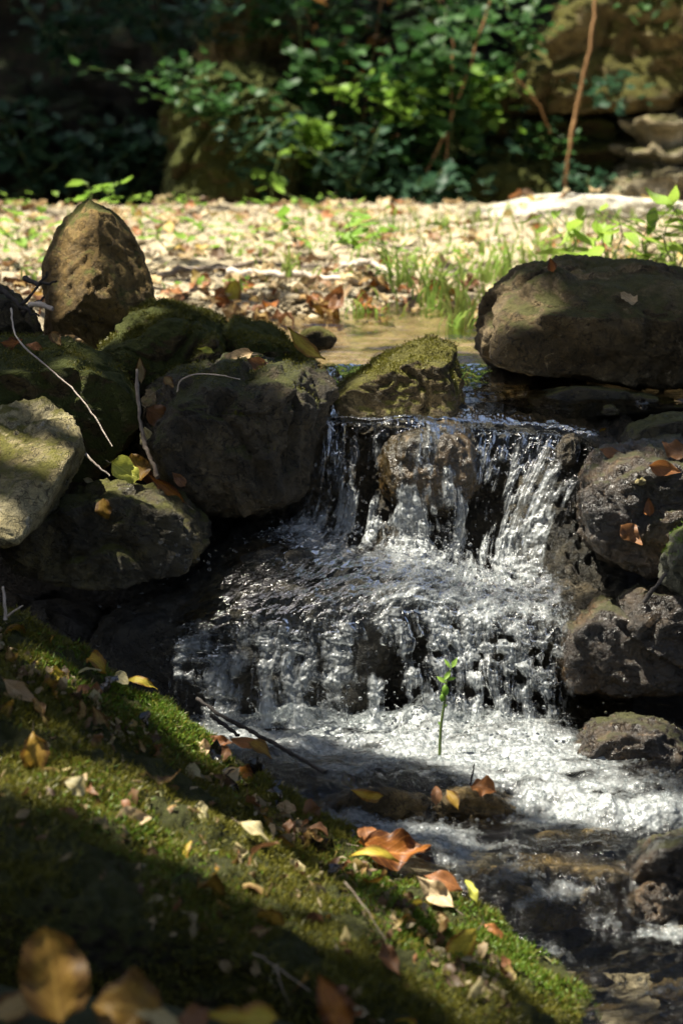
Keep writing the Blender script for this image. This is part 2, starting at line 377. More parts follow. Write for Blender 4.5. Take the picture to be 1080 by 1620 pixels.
def rock_shape(pts, level=6, sharp=14, amp=.012, scale=9.0, fine=.0035, pits=0.0, layers=0.0, dents=(), chips=7, cuts=()):
    c, N, D = hull_planes(pts)
    u, f = ico(level); half = (np.max(pts, 0) - np.min(pts, 0)) / 2
    d = u * half; d /= np.linalg.norm(d, axis=1)[:, None]
    SEED[0] += 1; o = SEED[0] * 7.13; sharp = sharp * 2.6
    rg = np.random.default_rng(SEED[0] + 100)
    def surf(dd):
        q = np.maximum(dd @ N.T / D, 1e-6); mx = q.max(1, keepdims=True)
        return 1 / (mx[:, 0] * ((q / mx) ** sharp).sum(1) ** (1 / sharp)) * (1.0 + .3 / sharp)
    p = d * surf(d)[:, None]
    for k in range(chips):                                   # broken-off corners: extra flat facets
        n = rg.normal(size=3); n /= np.linalg.norm(n); pr = p @ n; h = np.max(pr) * rg.uniform(.86, .97)
        ov = np.maximum(pr - h, 0); p = p - n * (ov * .88)[:, None]
    for pt, n in cuts:                                       # flat broken faces
        n = np.array(n) / np.linalg.norm(n); p = p - n * np.maximum((p + c - pt) @ n, 0)[:, None]
    wv = p + .25 / scale * np.stack([fbm(p * scale * .7 + o + 5, 2), fbm(p * scale * .7 + o + 15, 2), fbm(p * scale * .7 + o + 25, 2)], -1)
    disp = amp * .9 * fbm(wv * scale + o, 5, .52) + amp * 1.1 * np.minimum(0, fbm(wv * scale * .9 + o + 50, 4, .5, True) - .25)
    cr = np.abs(pnoise(wv * scale * .55 + o + 70)); disp -= amp * .9 * (1 - sstep(.0, .09, cr))
    disp += fine * 1.5 * fbm(wv * scale * 5 + o, 4, .6)
    if pits: disp -= pits * sstep(.25, .6, pnoise(p * scale * 2.5 + o + 9))
    if layers: disp += layers * np.sin((p[:, 2] + .03 * fbm(p * 4 + o, 3)) * 2 * math.pi / .1)
    p = p + d * disp[:, None]
    for (pt, rad, dep) in dents:
        w = np.exp(-np.sum((p + c - pt) ** 2, 1) / rad ** 2); p = p - d * (dep * w)[:, None]
    return c, p, f
def outline_pts(ol, Y, depth, front=(.72, 0, 0), back=(.75, 0, 0), Ytilt=0.0):
    ol = np.array(ol, float); c = ol.mean(0)
    mid = P(ol[:, 0], ol[:, 1], Y)
    fo = (ol - c) * front[0] + c + np.array(front[1:]); ba = (ol - c) * back[0] + c + np.array(back[1:])
    return np.concatenate([mid, P(fo[:, 0], fo[:, 1], Y - depth / 2), P(ba[:, 0], ba[:, 1], Y + depth / 2)])
def rock(name, label, cat, ol, Y, depth, mat, front=(.72, 0, 0), back=(.75, 0, 0), extra=(), group=None, **kw):
    pts = outline_pts(ol, Y, depth, front, back)
    if len(extra): pts = np.concatenate([pts, np.array([P(*e) for e in extra])])
    c, p, f = rock_shape(pts, **kw)
    base = c + np.array([0, 0, p[:, 2].min()])
    o = obj(name, mesh_from(name, p + c - base, f, M[mat]), loc=base)
    return tag(o, label, cat, group)

def tube(path, rad, sides=8):
    """one tapered tube -> verts, quads"""
    path = np.asarray(path, float); n = len(path); rad = np.broadcast_to(rad, (n,))
    tan = np.gradient(path, axis=0); tan /= np.linalg.norm(tan, axis=1)[:, None] + 1e-12
    ref = np.array([.31, .2, .93]); s = np.cross(tan, ref); s /= np.linalg.norm(s, axis=1)[:, None] + 1e-12
    b = np.cross(tan, s); a = np.linspace(0, 2 * math.pi, sides, endpoint=False)
    ring = path[:, None] + rad[:, None, None] * (np.cos(a)[None, :, None] * s[:, None] + np.sin(a)[None, :, None] * b[:, None])
    v = ring.reshape(-1, 3); i = np.arange(n * sides).reshape(n, sides); j = np.roll(i, -1, 1)
    f = np.stack([i[:-1], j[:-1], j[1:], i[1:]], -1).reshape(-1, 4)
    v = np.concatenate([v, path[:1], path[-1:]])
    cap = [[len(v) - 2, k, (k + 1) % sides, k] for k in ()]
    return v, f
class Acc:
    """collects polygons of one mesh"""
    def __init__(s): s.v = []; s.f = []; s.n = 0; s.uv = []; s.t = []
    def add(s, v, f, uv=None, tint=None):
        v = np.asarray(v, float); s.v.append(v); s.f.append(np.asarray(f) + s.n); s.n += len(v)
        s.uv.append(np.zeros((len(v), 3)) if uv is None else uv); s.t.append(np.full(len(v), random.random() if tint is None else tint))
    def mesh(s, name, mat, origin=(0, 0, 0), smooth=True):
        v = np.concatenate(s.v) - np.asarray(origin)
        return mesh_from(name, v, np.concatenate(s.f), mat, smooth, {'leafuv': np.concatenate(s.uv), 'tint': np.concatenate(s.t)})
def leaf_grid(L, Wd, curl=.25, fold=.3, wavy=.1, kind='ovate', nr=12, nc=7, serr=.0, seed=None):
    """leaf blade lying in XY, base at origin, tip at +Y"""
    rs = np.random.default_rng(seed if seed is not None else random.randrange(1 << 30))
    t = np.linspace(0, 1, nr); u = np.linspace(-1, 1, nc)
    if kind == 'ovate': w = np.sin(math.pi * t ** .72) ** .8 * (1 - .25 * t)
    elif kind == 'lance': w = np.sin(math.pi * t ** .85) ** 1.1
    elif kind == 'round': w = np.sin(math.pi * t ** .8) ** .55
    else: w = np.sin(math.pi * t ** .6)
    w = np.maximum(w, .02)
    w = w * (1 + .16 * rs.normal(size=nr).cumsum() / max(1, nr ** .5))
    w = w * (1 + serr * np.where(np.arange(nr) % 2, 1, -1)) 
    T, U = np.meshgrid(t, u, indexing='ij')
    X = U * w[:, None] * Wd / 2; Yc = T * L + .06 * L * np.abs(U) * (1 - T)
    ph = rs.uniform(0, 6, 4)
    Z = fold * np.abs(X) + curl * L * ((T - .5) ** 2 - .25) * rs.choice([-1, 1, 1]) + wavy * Wd * .5 * np.sin(T * 9 + ph[0] + 2 * U) * np.abs(U) + wavy * Wd * .3 * np.sin(T * 17 + ph[1]) * U
    Z += rs.normal(0, .012 * L, Z.shape)
    X += .07 * L * math.sin(ph[2]) * T ** 2
    v = np.stack([X, Yc - L / 2, Z], -1).reshape(-1, 3)
    uv = np.stack([U, T * L / max(Wd, 1e-6) * .6, 0 * U + ph[3]], -1).reshape(-1, 3)
    return v, grid_faces(nr, nc), uv
DG = [None]
def cast(px, py, dx=0.0):
    """what the photo's pixel looks at in the scene built so far"""
    if DG[0] is None: bpy.context.view_layer.update(); DG[0] = bpy.context.evaluated_depsgraph_get()
    o = Vector((0, 0, CAM_Z)); d = Vector(P(px, py, 5.0)) - o; d.normalize()
    hit, loc, nor, idx, ob, mt = SC.ray_cast(DG[0], o, d)
    return (loc, nor, ob) if hit else (Vector(P(px, py, 4.5)), Vector((0, 0, 1)), None)
def drop_ray(x, y, z=1.5):
    hit, loc, nor, idx, ob, mt = SC.ray_cast(DG[0], Vector((x, y, z)), Vector((0, 0, -1)))
    return (loc, nor) if hit else (Vector((x, y, 0)), Vector((0, 0, 1)))
def lay_leaf(loc, nor, size, mat, label, group, kind='ovate', yaw=None, tilt=.25, aspect=.6, curl=None, petiole=True, lift=.004, name='fallen_leaf', serr=.0, q=None):
    yaw = random.uniform(0, 6.28) if yaw is None else yaw
    v, f, uv = leaf_grid(size, size * aspect, random.uniform(.3, 1.5) if curl is None else curl, random.uniform(.05, .6), random.uniform(.08, .5), kind, serr=serr)
    o = None
    if q is None:
        nor = (nor + Vector((random.gauss(0, tilt), random.gauss(0, tilt), random.gauss(0, tilt)))).normalized()
        q = nor.to_track_quat('Z', 'Y') @ Matrix.Rotation(yaw, 3, 'Z').to_quaternion()
    me = mesh_from(name, v - np.array([0, 0, v[:, 2].min() * .6]), f, LM[mat], True, {'leafuv': uv, 'tint': np.full(len(v), random.random())})
    o = obj(name, me, loc=loc + nor * lift); o.rotation_mode = 'QUATERNION'; o.rotation_quaternion = q
    if petiole and size > .05:
        tv, tf = tube([(0, -size / 2 - size * .22 * k, .002 + .05 * size * k * k) for k in (0, .4, .8)], [size * .01, size * .008, size * .007], 5)
        obj('leaf_stalk', mesh_from('leaf_stalk', tv[:-2], tf, M['twig']), o)
    return tag(o, label, 'leaf', group)
def stick(name, label, cat, pts, r0, r1, mat, jitter=.003, branches=(), n=24, group=None):
    pts = np.array(pts, float); base = pts[0].copy()
    p = catmull(pts, n, 0); p[1:-1] += RNG.normal(0, jitter, (n - 2, 3))
    rad = np.linspace(r0, r1, n) * (1 + .15 * RNG.normal(size=n))
    v, f = tube(p - base, np.abs(rad), 8)
    o = obj(name, mesh_from(name, v[:-2], f, M[mat]), loc=base); tag(o, label, cat, group)
    for b in branches:
        bp = catmull(np.array(b, float), 10, 0) - base
        bv, bf = tube(bp, np.linspace(r1 * 1.2, r1 * .5, 10), 6)
        obj('side_twig', mesh_from('side_twig', bv[:-2], bf, M[mat]), o)
    return o
def add_leaf(acc, at, q, size, kind='ovate', aspect=.6, nr=6, nc=3, tint=None, curl=.3):
    v, f, uv = leaf_grid(size, size * aspect, curl, .3, .1, kind, nr, nc)
    v[:, 1] += size / 2
    Rm = np.array(q.to_matrix()); acc.add(v @ Rm.T + np.asarray(at), f, uv, tint)
def rq(up=1.0, dirv=None):
    """random leaf orientation: blade pointing outwards and a little down"""
    n = Vector((random.gauss(0, .45), random.gauss(0, .45), up)).normalized()
    return n.to_track_quat('Z', 'Y') @ Matrix.Rotation(random.uniform(0, 6.28), 3, 'Z').to_quaternion()

# ------------------------------------------------------------------ ground (structure)
def ground_z(x, y):
    lip = 4.68 + .05 * np.sin(x * 5) + np.where(x < -.25, .12, 0)
    up = sstep(lip - .07, lip + .05, y)
    zlow = -.72 + .05 * np.sin(x * 3.1 + y * 2) 
    zlow = zlow + .35 * sstep(.55, 1.2, x) + .3 * sstep(-.55, -1.1, x)
    zlow = np.where(y < 2.9, np.maximum(zlow, -.72 + .0 * x), zlow)
    pool = -.075
    edge = 5.85 + .12 * np.sin(x * 4 + 1) + .08 * np.sin(x * 11) + np.where(x > .3, -.35 * sstep(.3, .8, x), 0)
    bank = sstep(edge - .12, edge + .35, y)
    zup = pool * (1 - .55 * sstep(5.0, 5.7, y)) + (.065) * bank + .03 * sstep(6.0, 7.6, y) - .22 * sstep(8.35, 9.6, y)
    zup = zup + (.1 * sstep(-.45, -.9, x) * sstep(4.7, 5.0, y) + .12 * sstep(.6, 1.1, x) * sstep(4.6, 5.2, y)) * (1 - sstep(5.5, 6.6, y))
    z = zlow * (1 - up) + zup * up
    far = np.maximum(np.abs(x) - 2.5, 0); z = z + .12 * far - .002 * far ** 2
    return z, np.maximum(np.maximum(bank, .75 * sstep(4.95, 5.5, y)) * up, .5 * (y < 4.3) * (z < -.4))
gx = np.concatenate([np.linspace(-60, -3, 24), np.linspace(-2.9, -1.3, 24), np.linspace(-1.28, 1.28, 330), np.linspace(1.3, 2.9, 24), np.linspace(3, 60, 24)])
gy = np.concatenate([np.linspace(-60, -1, 24), np.linspace(0, 2.4, 20), np.linspace(2.45, 5.6, 260), np.linspace(5.62, 9.6, 300), np.linspace(9.7, 14, 40), np.linspace(15, 90, 24)])
GX, GY = np.meshgrid(gx, gy)
gz, gb = ground_z(GX.ravel(), GY.ravel())
pp = np.stack([GX.ravel(), GY.ravel(), gz], -1)
gz = gz + .018 * fbm(pp * np.array([3, 3, 1]), 4) + .008 * fbm(pp * np.array([14, 14, 1]), 3)
gv = np.stack([GX.ravel(), GY.ravel(), np.clip(gz, -1.2, 4)], -1)
ground = obj('ground', mesh_from('ground', gv, grid_faces(len(gy), len(gx)), M['ground'], attrs={'bank': gb})); ground['kind'] = 'structure'

# hillside behind the far bank
nx, nz = 260, 120
hx, hz = np.meshgrid(np.linspace(-14, 14, nx), np.linspace(0, 1, nz))
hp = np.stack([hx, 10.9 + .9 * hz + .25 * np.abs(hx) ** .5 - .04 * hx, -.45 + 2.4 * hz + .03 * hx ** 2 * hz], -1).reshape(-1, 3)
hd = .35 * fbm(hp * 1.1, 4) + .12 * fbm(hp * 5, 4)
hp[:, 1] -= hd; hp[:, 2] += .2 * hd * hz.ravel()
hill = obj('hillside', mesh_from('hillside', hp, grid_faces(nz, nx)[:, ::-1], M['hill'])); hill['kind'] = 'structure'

# ------------------------------------------------------------------ rocks round the cascade
rock('stone', 'upright pointed brown stone standing on the left above the rock pile', 'stone',
     [(66, 415), (90, 362), (140, 310), (178, 328), (214, 370), (242, 445), (246, 500), (215, 545), (140, 560), (68, 530)], 4.95, .24, 'brown',
     front=(.93, 6, 12), back=(.8, 0, 0), extra=((150, 430, 4.77), (228, 470, 4.82)), sharp=40, amp=.0045, scale=8, fine=.003, chips=0, cuts=((P(112, 400, 4.85), (-.62, -.72, .3)), (P(212, 400, 4.87), (.72, -.6, .3)), (P(165, 470, 4.80), (.12, -.98, .1))))
rock('rock', 'dark moss-covered rock hump right below the upright pointed stone', 'rock',
     [(150, 545), (200, 503), (268, 470), (300, 474), (345, 500), (372, 535), (350, 600), (250, 620), (160, 610)], 4.8, .34, 'mossy', front=(.75, 0, 22), sharp=12, amp=.016, scale=9)
rock('rock', 'low moss-covered rock running down to the curled yellow leaf by the pool', 'rock',
     [(335, 522), (382, 506), (425, 516), (465, 545), (505, 575), (520, 610), (430, 625), (340, 600)], 4.78, .26, 'mossy', front=(.75, 0, 16), sharp=11, amp=.014, scale=10)
rock('stone', 'small pointed mossy stone standing on top of the big dark boulder', 'stone',
     [(300, 572), (318, 545), (341, 523), (352, 545), (360, 575), (330, 584)], 4.62, .07, 'square', level=5, sharp=16, amp=.005, scale=22, fine=.002)
rock('rock', 'flat-topped olive rock block under the bent pale twig', 'rock',
     [(-90, 560), (-20, 532), (60, 536), (120, 548), (196, 572), (213, 600), (210, 680), (160, 735), (40, 745), (-90, 730)], 4.62, .36, 'mossy',
     front=(.93, 0, 34), back=(.9, 0, -4), sharp=22, amp=.012, scale=8, cuts=((P(80, 566, 4.5), (-.05, -.3, .95)), (P(80, 650, 4.46), (.1, -.98, -.05))))
rock('rock', 'pale sunlit limestone rock with a hollow in its top', 'rock',
     [(-120, 700), (-20, 664), (30, 634), (66, 627), (98, 640), (128, 668), (134, 710), (128, 745), (96, 800), (40, 842), (-60, 872), (-120, 880)], 4.4, .05, 'pale',
     front=(.97, -2, 3), back=(.9, 0, -4), extra=((127, 698, 4.25), (100, 742, 4.13), (54, 796, 4.04), (30, 862, 4.03), (-120, 872, 3.98)), sharp=34, amp=.0055, scale=11, fine=.004, chips=3, dents=((P(60, 652, 4.345), .03, .04),))
rock('boulder', 'big dark rounded boulder left of the waterfall', 'boulder',
     [(212, 660), (226, 610), (262, 580), (330, 566), (410, 560), (478, 568), (515, 600), (530, 645), (512, 715), (490, 775), (440, 812), (340, 806), (270, 775), (225, 725)], 4.52, .40, 'dark',
     front=(.78, -4, 28), back=(.8, 0, 0), sharp=10, amp=.018, scale=8, fine=.006, cuts=((P(400, 592, 4.42), (.05, -.45, .88)), (P(495, 680, 4.4), (.7, -.68, .15))))
rock('rock', 'wet olive slab below the pale rock with yellow and orange leaves on it', 'rock',
     [(0, 880), (40, 815), (120, 775), (215, 757), (285, 775), (322, 800), (329, 845), (295, 892), (200, 906), (90, 915), (8, 905)], 4.36, .30, 'wet',
     front=(.9, 0, 18), sharp=13, amp=.016, scale=9, fine=.005)
rock('stone', 'squarish mossy stone standing at the left of the lip of the waterfall', 'stone',
     [(528, 612), (560, 585), (612, 556), (676, 537), (716, 547), (727, 575), (738, 630), (700, 655), (620, 663), (540, 662)], 4.66, .25, 'square',
     front=(.9, -14, 26), back=(.9, 6, -2), extra=((690, 645, 4.54), (692, 575, 4.55)), sharp=26, amp=.010, scale=10, fine=.004)
rock('boulder', 'large grey-brown boulder at the right edge of the upper pool', 'boulder',
     [(757, 522), (768, 480), (800, 445), (850, 415), (893, 401), (970, 406), (1040, 416), (1130, 445), (1160, 600), (1000, 606), (890, 590), (800, 580), (764, 560)], 5.0, .55, 'boulder',
     front=(.84, -14, 20), sharp=12, amp=.022, scale=6, fine=.006, cuts=((P(822, 462, 4.80), (-.55, -.55, .63)), (P(980, 520, 4.72), (.1, -.93, -.25)), (P(960, 430, 4.85), (.05, -.5, .86))))
rock('rock', 'dark flat rock lying in the pool under the large right boulder', 'rock',
     [(800, 636), (840, 622), (950, 618), (1060, 627), (1130, 648), (1000, 662), (850, 654)], 4.78, .2, 'wet', sharp=10, amp=.01, level=5)
rock('rock', 'small dark rock at the right edge of the waterfall lip', 'rock',
     [(984, 690), (1000, 670), (1050, 655), (1090, 652), (1130, 668), (1130, 715), (1030, 722), (990, 712)], 4.5, .16, 'wet', front=(.85, 0, 8), sharp=16, amp=.009, level=5)
rock('rock', 'broad wet brown rock at the right of the upper fall with a pale pebble', 'rock',
     [(898, 770), (918, 722), (980, 690), (1060, 694), (1150, 712), (1160, 890), (1060, 920), (980, 895), (920, 850)], 4.42, .34, 'wetbrown',
     front=(.85, 6, 26), sharp=7, amp=.012, scale=11, fine=.005)
rock('rock', 'grey lichened rock on the right frame edge', 'rock',
     [(1044, 880), (1058, 845), (1090, 822), (1150, 815), (1160, 935), (1080, 940), (1050, 915)], 4.22, .2, 'lichen', sharp=11, amp=.012, scale=12, level=5)
rock('rock', 'dark wet rock under the lichened rock with a strip of bark on it', 'rock',
     [(972, 950), (1010, 922), (1060, 930), (1150, 930), (1160, 1060), (1080, 1048), (1030, 1015), (985, 985)], 4.28, .2, 'wetbrown', front=(.88, 0, 12), sharp=12, amp=.013, scale=12, level=5)
rock('rock', 'wet brown rock with a rusty lower lip right of the lower fall', 'rock',
     [(872, 1040), (900, 960), (940, 935), (1000, 955), (1050, 1010), (1120, 1045), (1140, 1085), (1060, 1100), (960, 1105), (890, 1095)], 4.33, .26, 'wetbrown', front=(.85, 0, 12), sharp=10, amp=.011, scale=10)
rock('rock', 'reddish wet rock in the foam at the right of the lower pool', 'rock',
     [(895, 1180), (930, 1138), (990, 1122), (1050, 1138), (1110, 1180), (1140, 1240), (1040, 1235), (940, 1215)], 4.12, .26, 'wetbrown', front=(.85, 0, 12), sharp=8, amp=.010, scale=11, fine=.004)
rock('stone', 'rounded brown stone under the water film in the middle of the waterfall lip', 'stone',
     [(590, 735), (604, 688), (640, 664), (700, 660), (745, 672), (768, 705), (766, 770), (730, 815), (650, 815), (600, 785)], 4.53, .2, 'wetlip', front=(.8, 0, 14), sharp=4, amp=.006, scale=10, fine=.003, chips=2)
rock('stone', 'small dark stone sticking out of the top of the right-hand fall', 'stone',
     [(876, 712), (890, 688), (908, 684), (918, 700), (912, 738), (885, 742)], 4.5, .08, 'wetgrey', level=5, sharp=10, amp=.006, scale=20, fine=.002)
rock('rock', 'long wet ledge rock under the left part of the lower fall', 'rock',
     [(120, 1060), (160, 985), (230, 938), (330, 912), (450, 905), (560, 915), (640, 960), (650, 1060), (600, 1150), (240, 1150), (130, 1130)], 4.42, .34, 'wetgrey',
     front=(.93, 0, 14), sharp=11, amp=.018, scale=7, fine=.006)
rock('rock', 'dark wet rock in the middle of the shelf between the two falls', 'rock',
     [(330, 915), (350, 874), (420, 858), (520, 862), (600, 880), (690, 896), (730, 940), (700, 990), (520, 996), (380, 966)], 4.42, .24, 'wetgrey', front=(.9, 0, 12), sharp=8, amp=.02, scale=8, fine=.006)
rock('stone', 'low stone with yellow and orange leaves caught on it in the lower pool', 'stone',
     [(660, 1290), (690, 1258), (730, 1238), (775, 1240), (812, 1262), (838, 1288), (800, 1308), (700, 1312)], 3.86, .15, 'bed', front=(.85, 0, 6), sharp=9, amp=.008, scale=16, level=5)
rock('stone', 'flat stone lying under shallow water left of the leaf-catching stone', 'stone',
     [(480, 1276), (530, 1254), (610, 1250), (680, 1262), (690, 1290), (620, 1306), (520, 1302)], 3.9, .2, 'bed', front=(.9, 0, 4), sharp=9, amp=.007, scale=16, level=5)
rock('rock', 'wide ochre rock under the small lower cascade', 'rock',
     [(700, 1432), (760, 1382), (860, 1360), (960, 1362), (1010, 1372), (1010, 1460), (900, 1462), (780, 1452)], 3.72, .26, 'bed', front=(.92, 0, 8), sharp=10, amp=.014, scale=12)
rock('rock', 'dark rock tangled with wet leaves at the right end of the small cascade', 'rock',
     [(985, 1430), (1000, 1362), (1035, 1325), (1090, 1312), (1160, 1318), (1160, 1455), (1040, 1456)], 3.66, .26, 'wetbrown', front=(.92, 0, 8), sharp=10, amp=.017, scale=12)
rock('rock', 'dark rock deep in the hollow under the wet slab', 'rock',
     [(-90, 960), (0, 925), (120, 930), (190, 960), (180, 1120), (0, 1130), (-90, 1120)], 4.62, .3, 'wetgrey', sharp=9, amp=.02, level=5)
rock('rock', 'dark rock wedged behind the sunlit limestone rock', 'rock',
     [(110, 740), (170, 690), (230, 690), (290, 760), (280, 830), (200, 850), (120, 830)], 4.66, .25, 'dark', sharp=9, amp=.02, level=5)
rock('rock', 'low dark rock seen over the left frame edge below the dead twigs', 'rock',
     [(-90, 470), (-30, 452), (20, 460), (55, 490), (70, 530), (30, 560), (-90, 560)], 4.85, .25, 'dark', sharp=10, amp=.016, level=5)
for px, py, Y, s, lb in ((500, 536, 5.2, 34, 'low mossy stone breaking the pool surface behind the mossy rocks'),
                         (1012, 762, 4.24, 11, 'tiny pale cream pebble on the wet brown rock'), (965, 650, 4.62, 16, 'dark pebble at the edge of the waterfall lip')):
    rock('pebble' if s < 20 else 'stone', lb, 'pebble' if s < 20 else 'stone', [(px - s, py + 4), (px - s * .6, py - s * .5), (px + s * .2, py - s * .7), (px + s, py - s * .1), (px + s * .8, py + s * .5), (px - s * .4, py + s * .6)], Y, s * .0022,
         'pale' if 'pale' in lb else ('square' if 'mossy' in lb else 'wet'), level=4, sharp=9, amp=.003, scale=25, fine=.001)

for k in range(34):
    px = random.uniform(480, 1100); py = random.uniform(1225, 1640); Y = 4.05 - (py - 1225) / 415 * 1.0
    if py > 1240 + (px - 480) * .66: continue
    sz = random.uniform(22, 60) * (1 + (py - 1225) / 600)
    ol = [(px + sz * random.uniform(.8, 1.15) * math.cos(a), py + sz * .45 * random.uniform(.8, 1.1) * math.sin(a)) for a in np.linspace(0, 6.28, 8)[:-1]]
    zb = float(ground_z(np.array([(px - 540) / FPX * Y]), np.array([Y]))[0][0]); dpy = py_of(max(zb + .03, -.67 if Y < 3.55 else -.565), Y) - py + sz * .25
    rock('bed_stone', 'rounded brown stone lying under the shallow stream', 'stone', [(a, b + dpy) for a, b in ol], Y, sz * .0016, 'bed', level=4, sharp=8, amp=.008, scale=14, group='stones on the stream bed')

# bedrock under the cascade: one folded sheet in steps; the water sheet later follows it
LIPX = [[500, 540, 590, 640, 700, 760, 820, 890, 960], [505, 545, 590, 640, 700, 760, 820, 885, 950], [503, 545, 590, 640, 702, 758, 822, 880, 945],
        [498, 540, 590, 640, 706, 748, 796, 846, 915], [465, 520, 575, 640, 708, 738, 772, 815, 890], [350, 450, 540, 620, 692, 736, 782, 835, 905],
        [250, 370, 470, 560, 650, 722, 782, 842, 912], [244, 362, 462, 560, 647, 720, 781, 841, 906], [240, 356, 456, 560, 645, 720, 785, 845, 900]]
LIPPY = [[py_of(.004, 5.1)] * 9, [653, 654, 655, 653, 656, 658, 660, 664, 676], [676, 672, 676, 668, 676, 684, 690, 696, 716],
         [745, 755, 760, 748, 765, 768, 778, 780, 795], [822, 838, 852, 856, 872, 872, 882, 884, 884], [872, 880, 888, 893, 905, 925, 930, 940, 930],
         [992, 975, 965, 965, 950, 968, 978, 988, 992], [1052, 1046, 1042, 1040, 1044, 1052, 1062, 1072, 1076], [1135, 1148, 1152, 1152, 1158, 1168, 1174, 1182, 1184]]
LIPY = [[5.1] * 9, [4.58, 4.58, 4.55, 4.52, 4.53, 4.56, 4.58, 4.57, 4.54], [4.51, 4.51, 4.48, 4.44, 4.47, 4.51, 4.52, 4.51, 4.48],
        [4.46, 4.46, 4.45, 4.41, 4.42, 4.46, 4.46, 4.45, 4.43], [4.44, 4.43, 4.42, 4.4, 4.4, 4.42, 4.41, 4.4, 4.39], [4.35, 4.31, 4.3, 4.3, 4.31, 4.33, 4.33, 4.33, 4.33],
        [4.25, 4.21, 4.2, 4.2, 4.22, 4.24, 4.24, 4.24, 4.25], [4.21, 4.18, 4.17, 4.17, 4.18, 4.2, 4.2, 4.2, 4.21], [4.19, 4.16, 4.15, 4.15, 4.16, 4.17, 4.17, 4.18, 4.19]]
CTRL = np.stack([np.array(LIPX, float), np.array(LIPPY, float), np.array(LIPY, float)], -1)
BD = CTRL.copy()
back = np.array([0, .02, .05, .10, .08, .03, .05, .16, .16])
BD[:, :, 2] += back[:, None]; 
BD[0, :, 1] = py_of(-.06, 5.1); BD[:, :, 1] += np.array([0, 12, 14, 0, 0, 10, 12, 0, 20])[:, None]
BD = np.concatenate([BD[:, :1] + np.array([-90, 0, .12]), BD, BD[:, -1:] + np.array([90, 0, .05])], 1)
b3 = P(BD[..., 0], BD[..., 1], BD[..., 2]); b3 = lerpgrid(catmull(b3, 300, 0), 300, 1)
bn = grid_normals(b3).reshape(-1, 3); bv = b3.reshape(-1, 3)
bv = bv + bn * (.022 * fbm(bv * 9, 4) + .012 * fbm(bv * 28 + 5, 3, .6))[:, None]
ledge = obj('rock_ledge', mesh_from('rock_ledge', bv, grid_faces(300, 300), M['wetgrey']))
tag(ledge, 'dark stepped bedrock ledge that the waterfall runs over', 'rock ledge')

# ------------------------------------------------------------------ mossy bank in the foreground
bank_rows = [
 [(-160, 1010, 4.15), (80, 1130, 4.1), (240, 1220, 4.02), (400, 1310, 3.92), (560, 1400, 3.78), (720, 1490, 3.62), (860, 1570, 3.5), (950, 1610, 3.38)],
 [(-160, 915, 4.02), (80, 1012, 3.96), (240, 1112, 3.9), (400, 1228, 3.82), (560, 1335, 3.68), (720, 1432, 3.52), (860, 1522, 3.4), (932, 1570, 3.3)],
 [(-160, 960, 3.85), (70, 1050, 3.8), (225, 1150, 3.74), (385, 1262, 3.67), (545, 1362, 3.56), (705, 1455, 3.42), (845, 1545, 3.32), (925, 1590, 3.26)],
 [(-160, 1150, 3.35), (60, 1215, 3.34), (215, 1290, 3.3), (370, 1370, 3.26), (530, 1450, 3.2), (690, 1540, 3.14), (830, 1600, 3.14), (900, 1640, 3.12)],
 [(-160, 1340, 2.98), (60, 1375, 2.98), (215, 1420, 2.98), (360, 1475, 2.98), (510, 1550, 2.96), (670, 1620, 2.96), (800, 1670, 2.96), (880, 1700, 3.0)],
 [(-160, 1470, 2.9), (60, 1490, 2.9), (215, 1520, 2.92), (360, 1565, 2.93), (510, 1620, 2.92), (670, 1680, 2.92), (800, 1710, 2.94), (880, 1730, 2.98)],
 [(-160, 1690, 2.95), (60, 1690, 2.95), (215, 1690, 2.97), (360, 1710, 2.98), (510, 1740, 2.98), (670, 1760, 2.98), (800, 1780, 2.98), (880, 1800, 3.0)]]
bk = np.array(bank_rows, float); b3 = P(bk[..., 0], bk[..., 1], bk[..., 2])
NBR, NBC = 320, 420
b3 = catmull(catmull(b3, NBR, 0), NBC, 1); bn = grid_normals(b3)
if bn[NBR // 2, NBC // 2, 2] < 0: bn = -bn
bvv = b3.reshape(-1, 3); bnn = bn.reshape(-1, 3)
bvv = bvv + bnn * (.022 * fbm(bvv * 7, 4) + .010 * fbm(bvv * 30, 3, .6))[:, None]
bank_base = np.array([bvv[:, 0].mean(), bvv[:, 1].mean(), bvv[:, 2].min()])
M['mossbank'] = rock_mat('mossy_bank_earth', [(.02, .016, .009), (.045, .035, .016), (.08, .062, .024)], .72, (.05, .055, .01), bump=1.6)
bf = grid_faces(NBR, NBC)
bankme = mesh_from('mossy_bank', bvv - bank_base, bf, M['mossbank'])
bank = obj('mossy_bank', bankme, loc=bank_base)
tag(bank, 'sloping mossy earth bank filling the lower left foreground', 'bank')
def moss_blades(vs, ns, n, mask, lmin, lmax, width, lean=.6):
    """short pointed blades standing on a surface"""
    w = np.maximum(mask, 0); w = w / w.sum()
    i = RNG.choice(len(vs), n, p=w)
    p = vs[i] + RNG.normal(0, .0025, (n, 3)); d = ns[i] + RNG.normal(0, lean, (n, 3)); d[:, 2] += .15; d /= np.linalg.norm(d, axis=1)[:, None]
    s = np.cross(d, RNG.normal(size=(n, 3))); s /= np.linalg.norm(s, axis=1)[:, None]
    L = RNG.uniform(lmin, lmax, n)[:, None]
    k = np.cross(s, d) * L * RNG.normal(0, .3, (n, 1))
    v = np.stack([p - s * width, p + s * width, p + d * L * .6 + s * width * .8 + k * .4, p + d * L + k], 1).reshape(-1, 3)
    f = np.arange(4 * n).reshape(n, 4)
    t = np.repeat(RNG.uniform(0, 1, n) * .6 + .4 * (pnoise(vs[i] * 12) * .5 + .5), 4)
    return v, f, t
bpx, bpy_ = proj(bvv)
up = np.clip(bnn[:, 2], 0, 1)
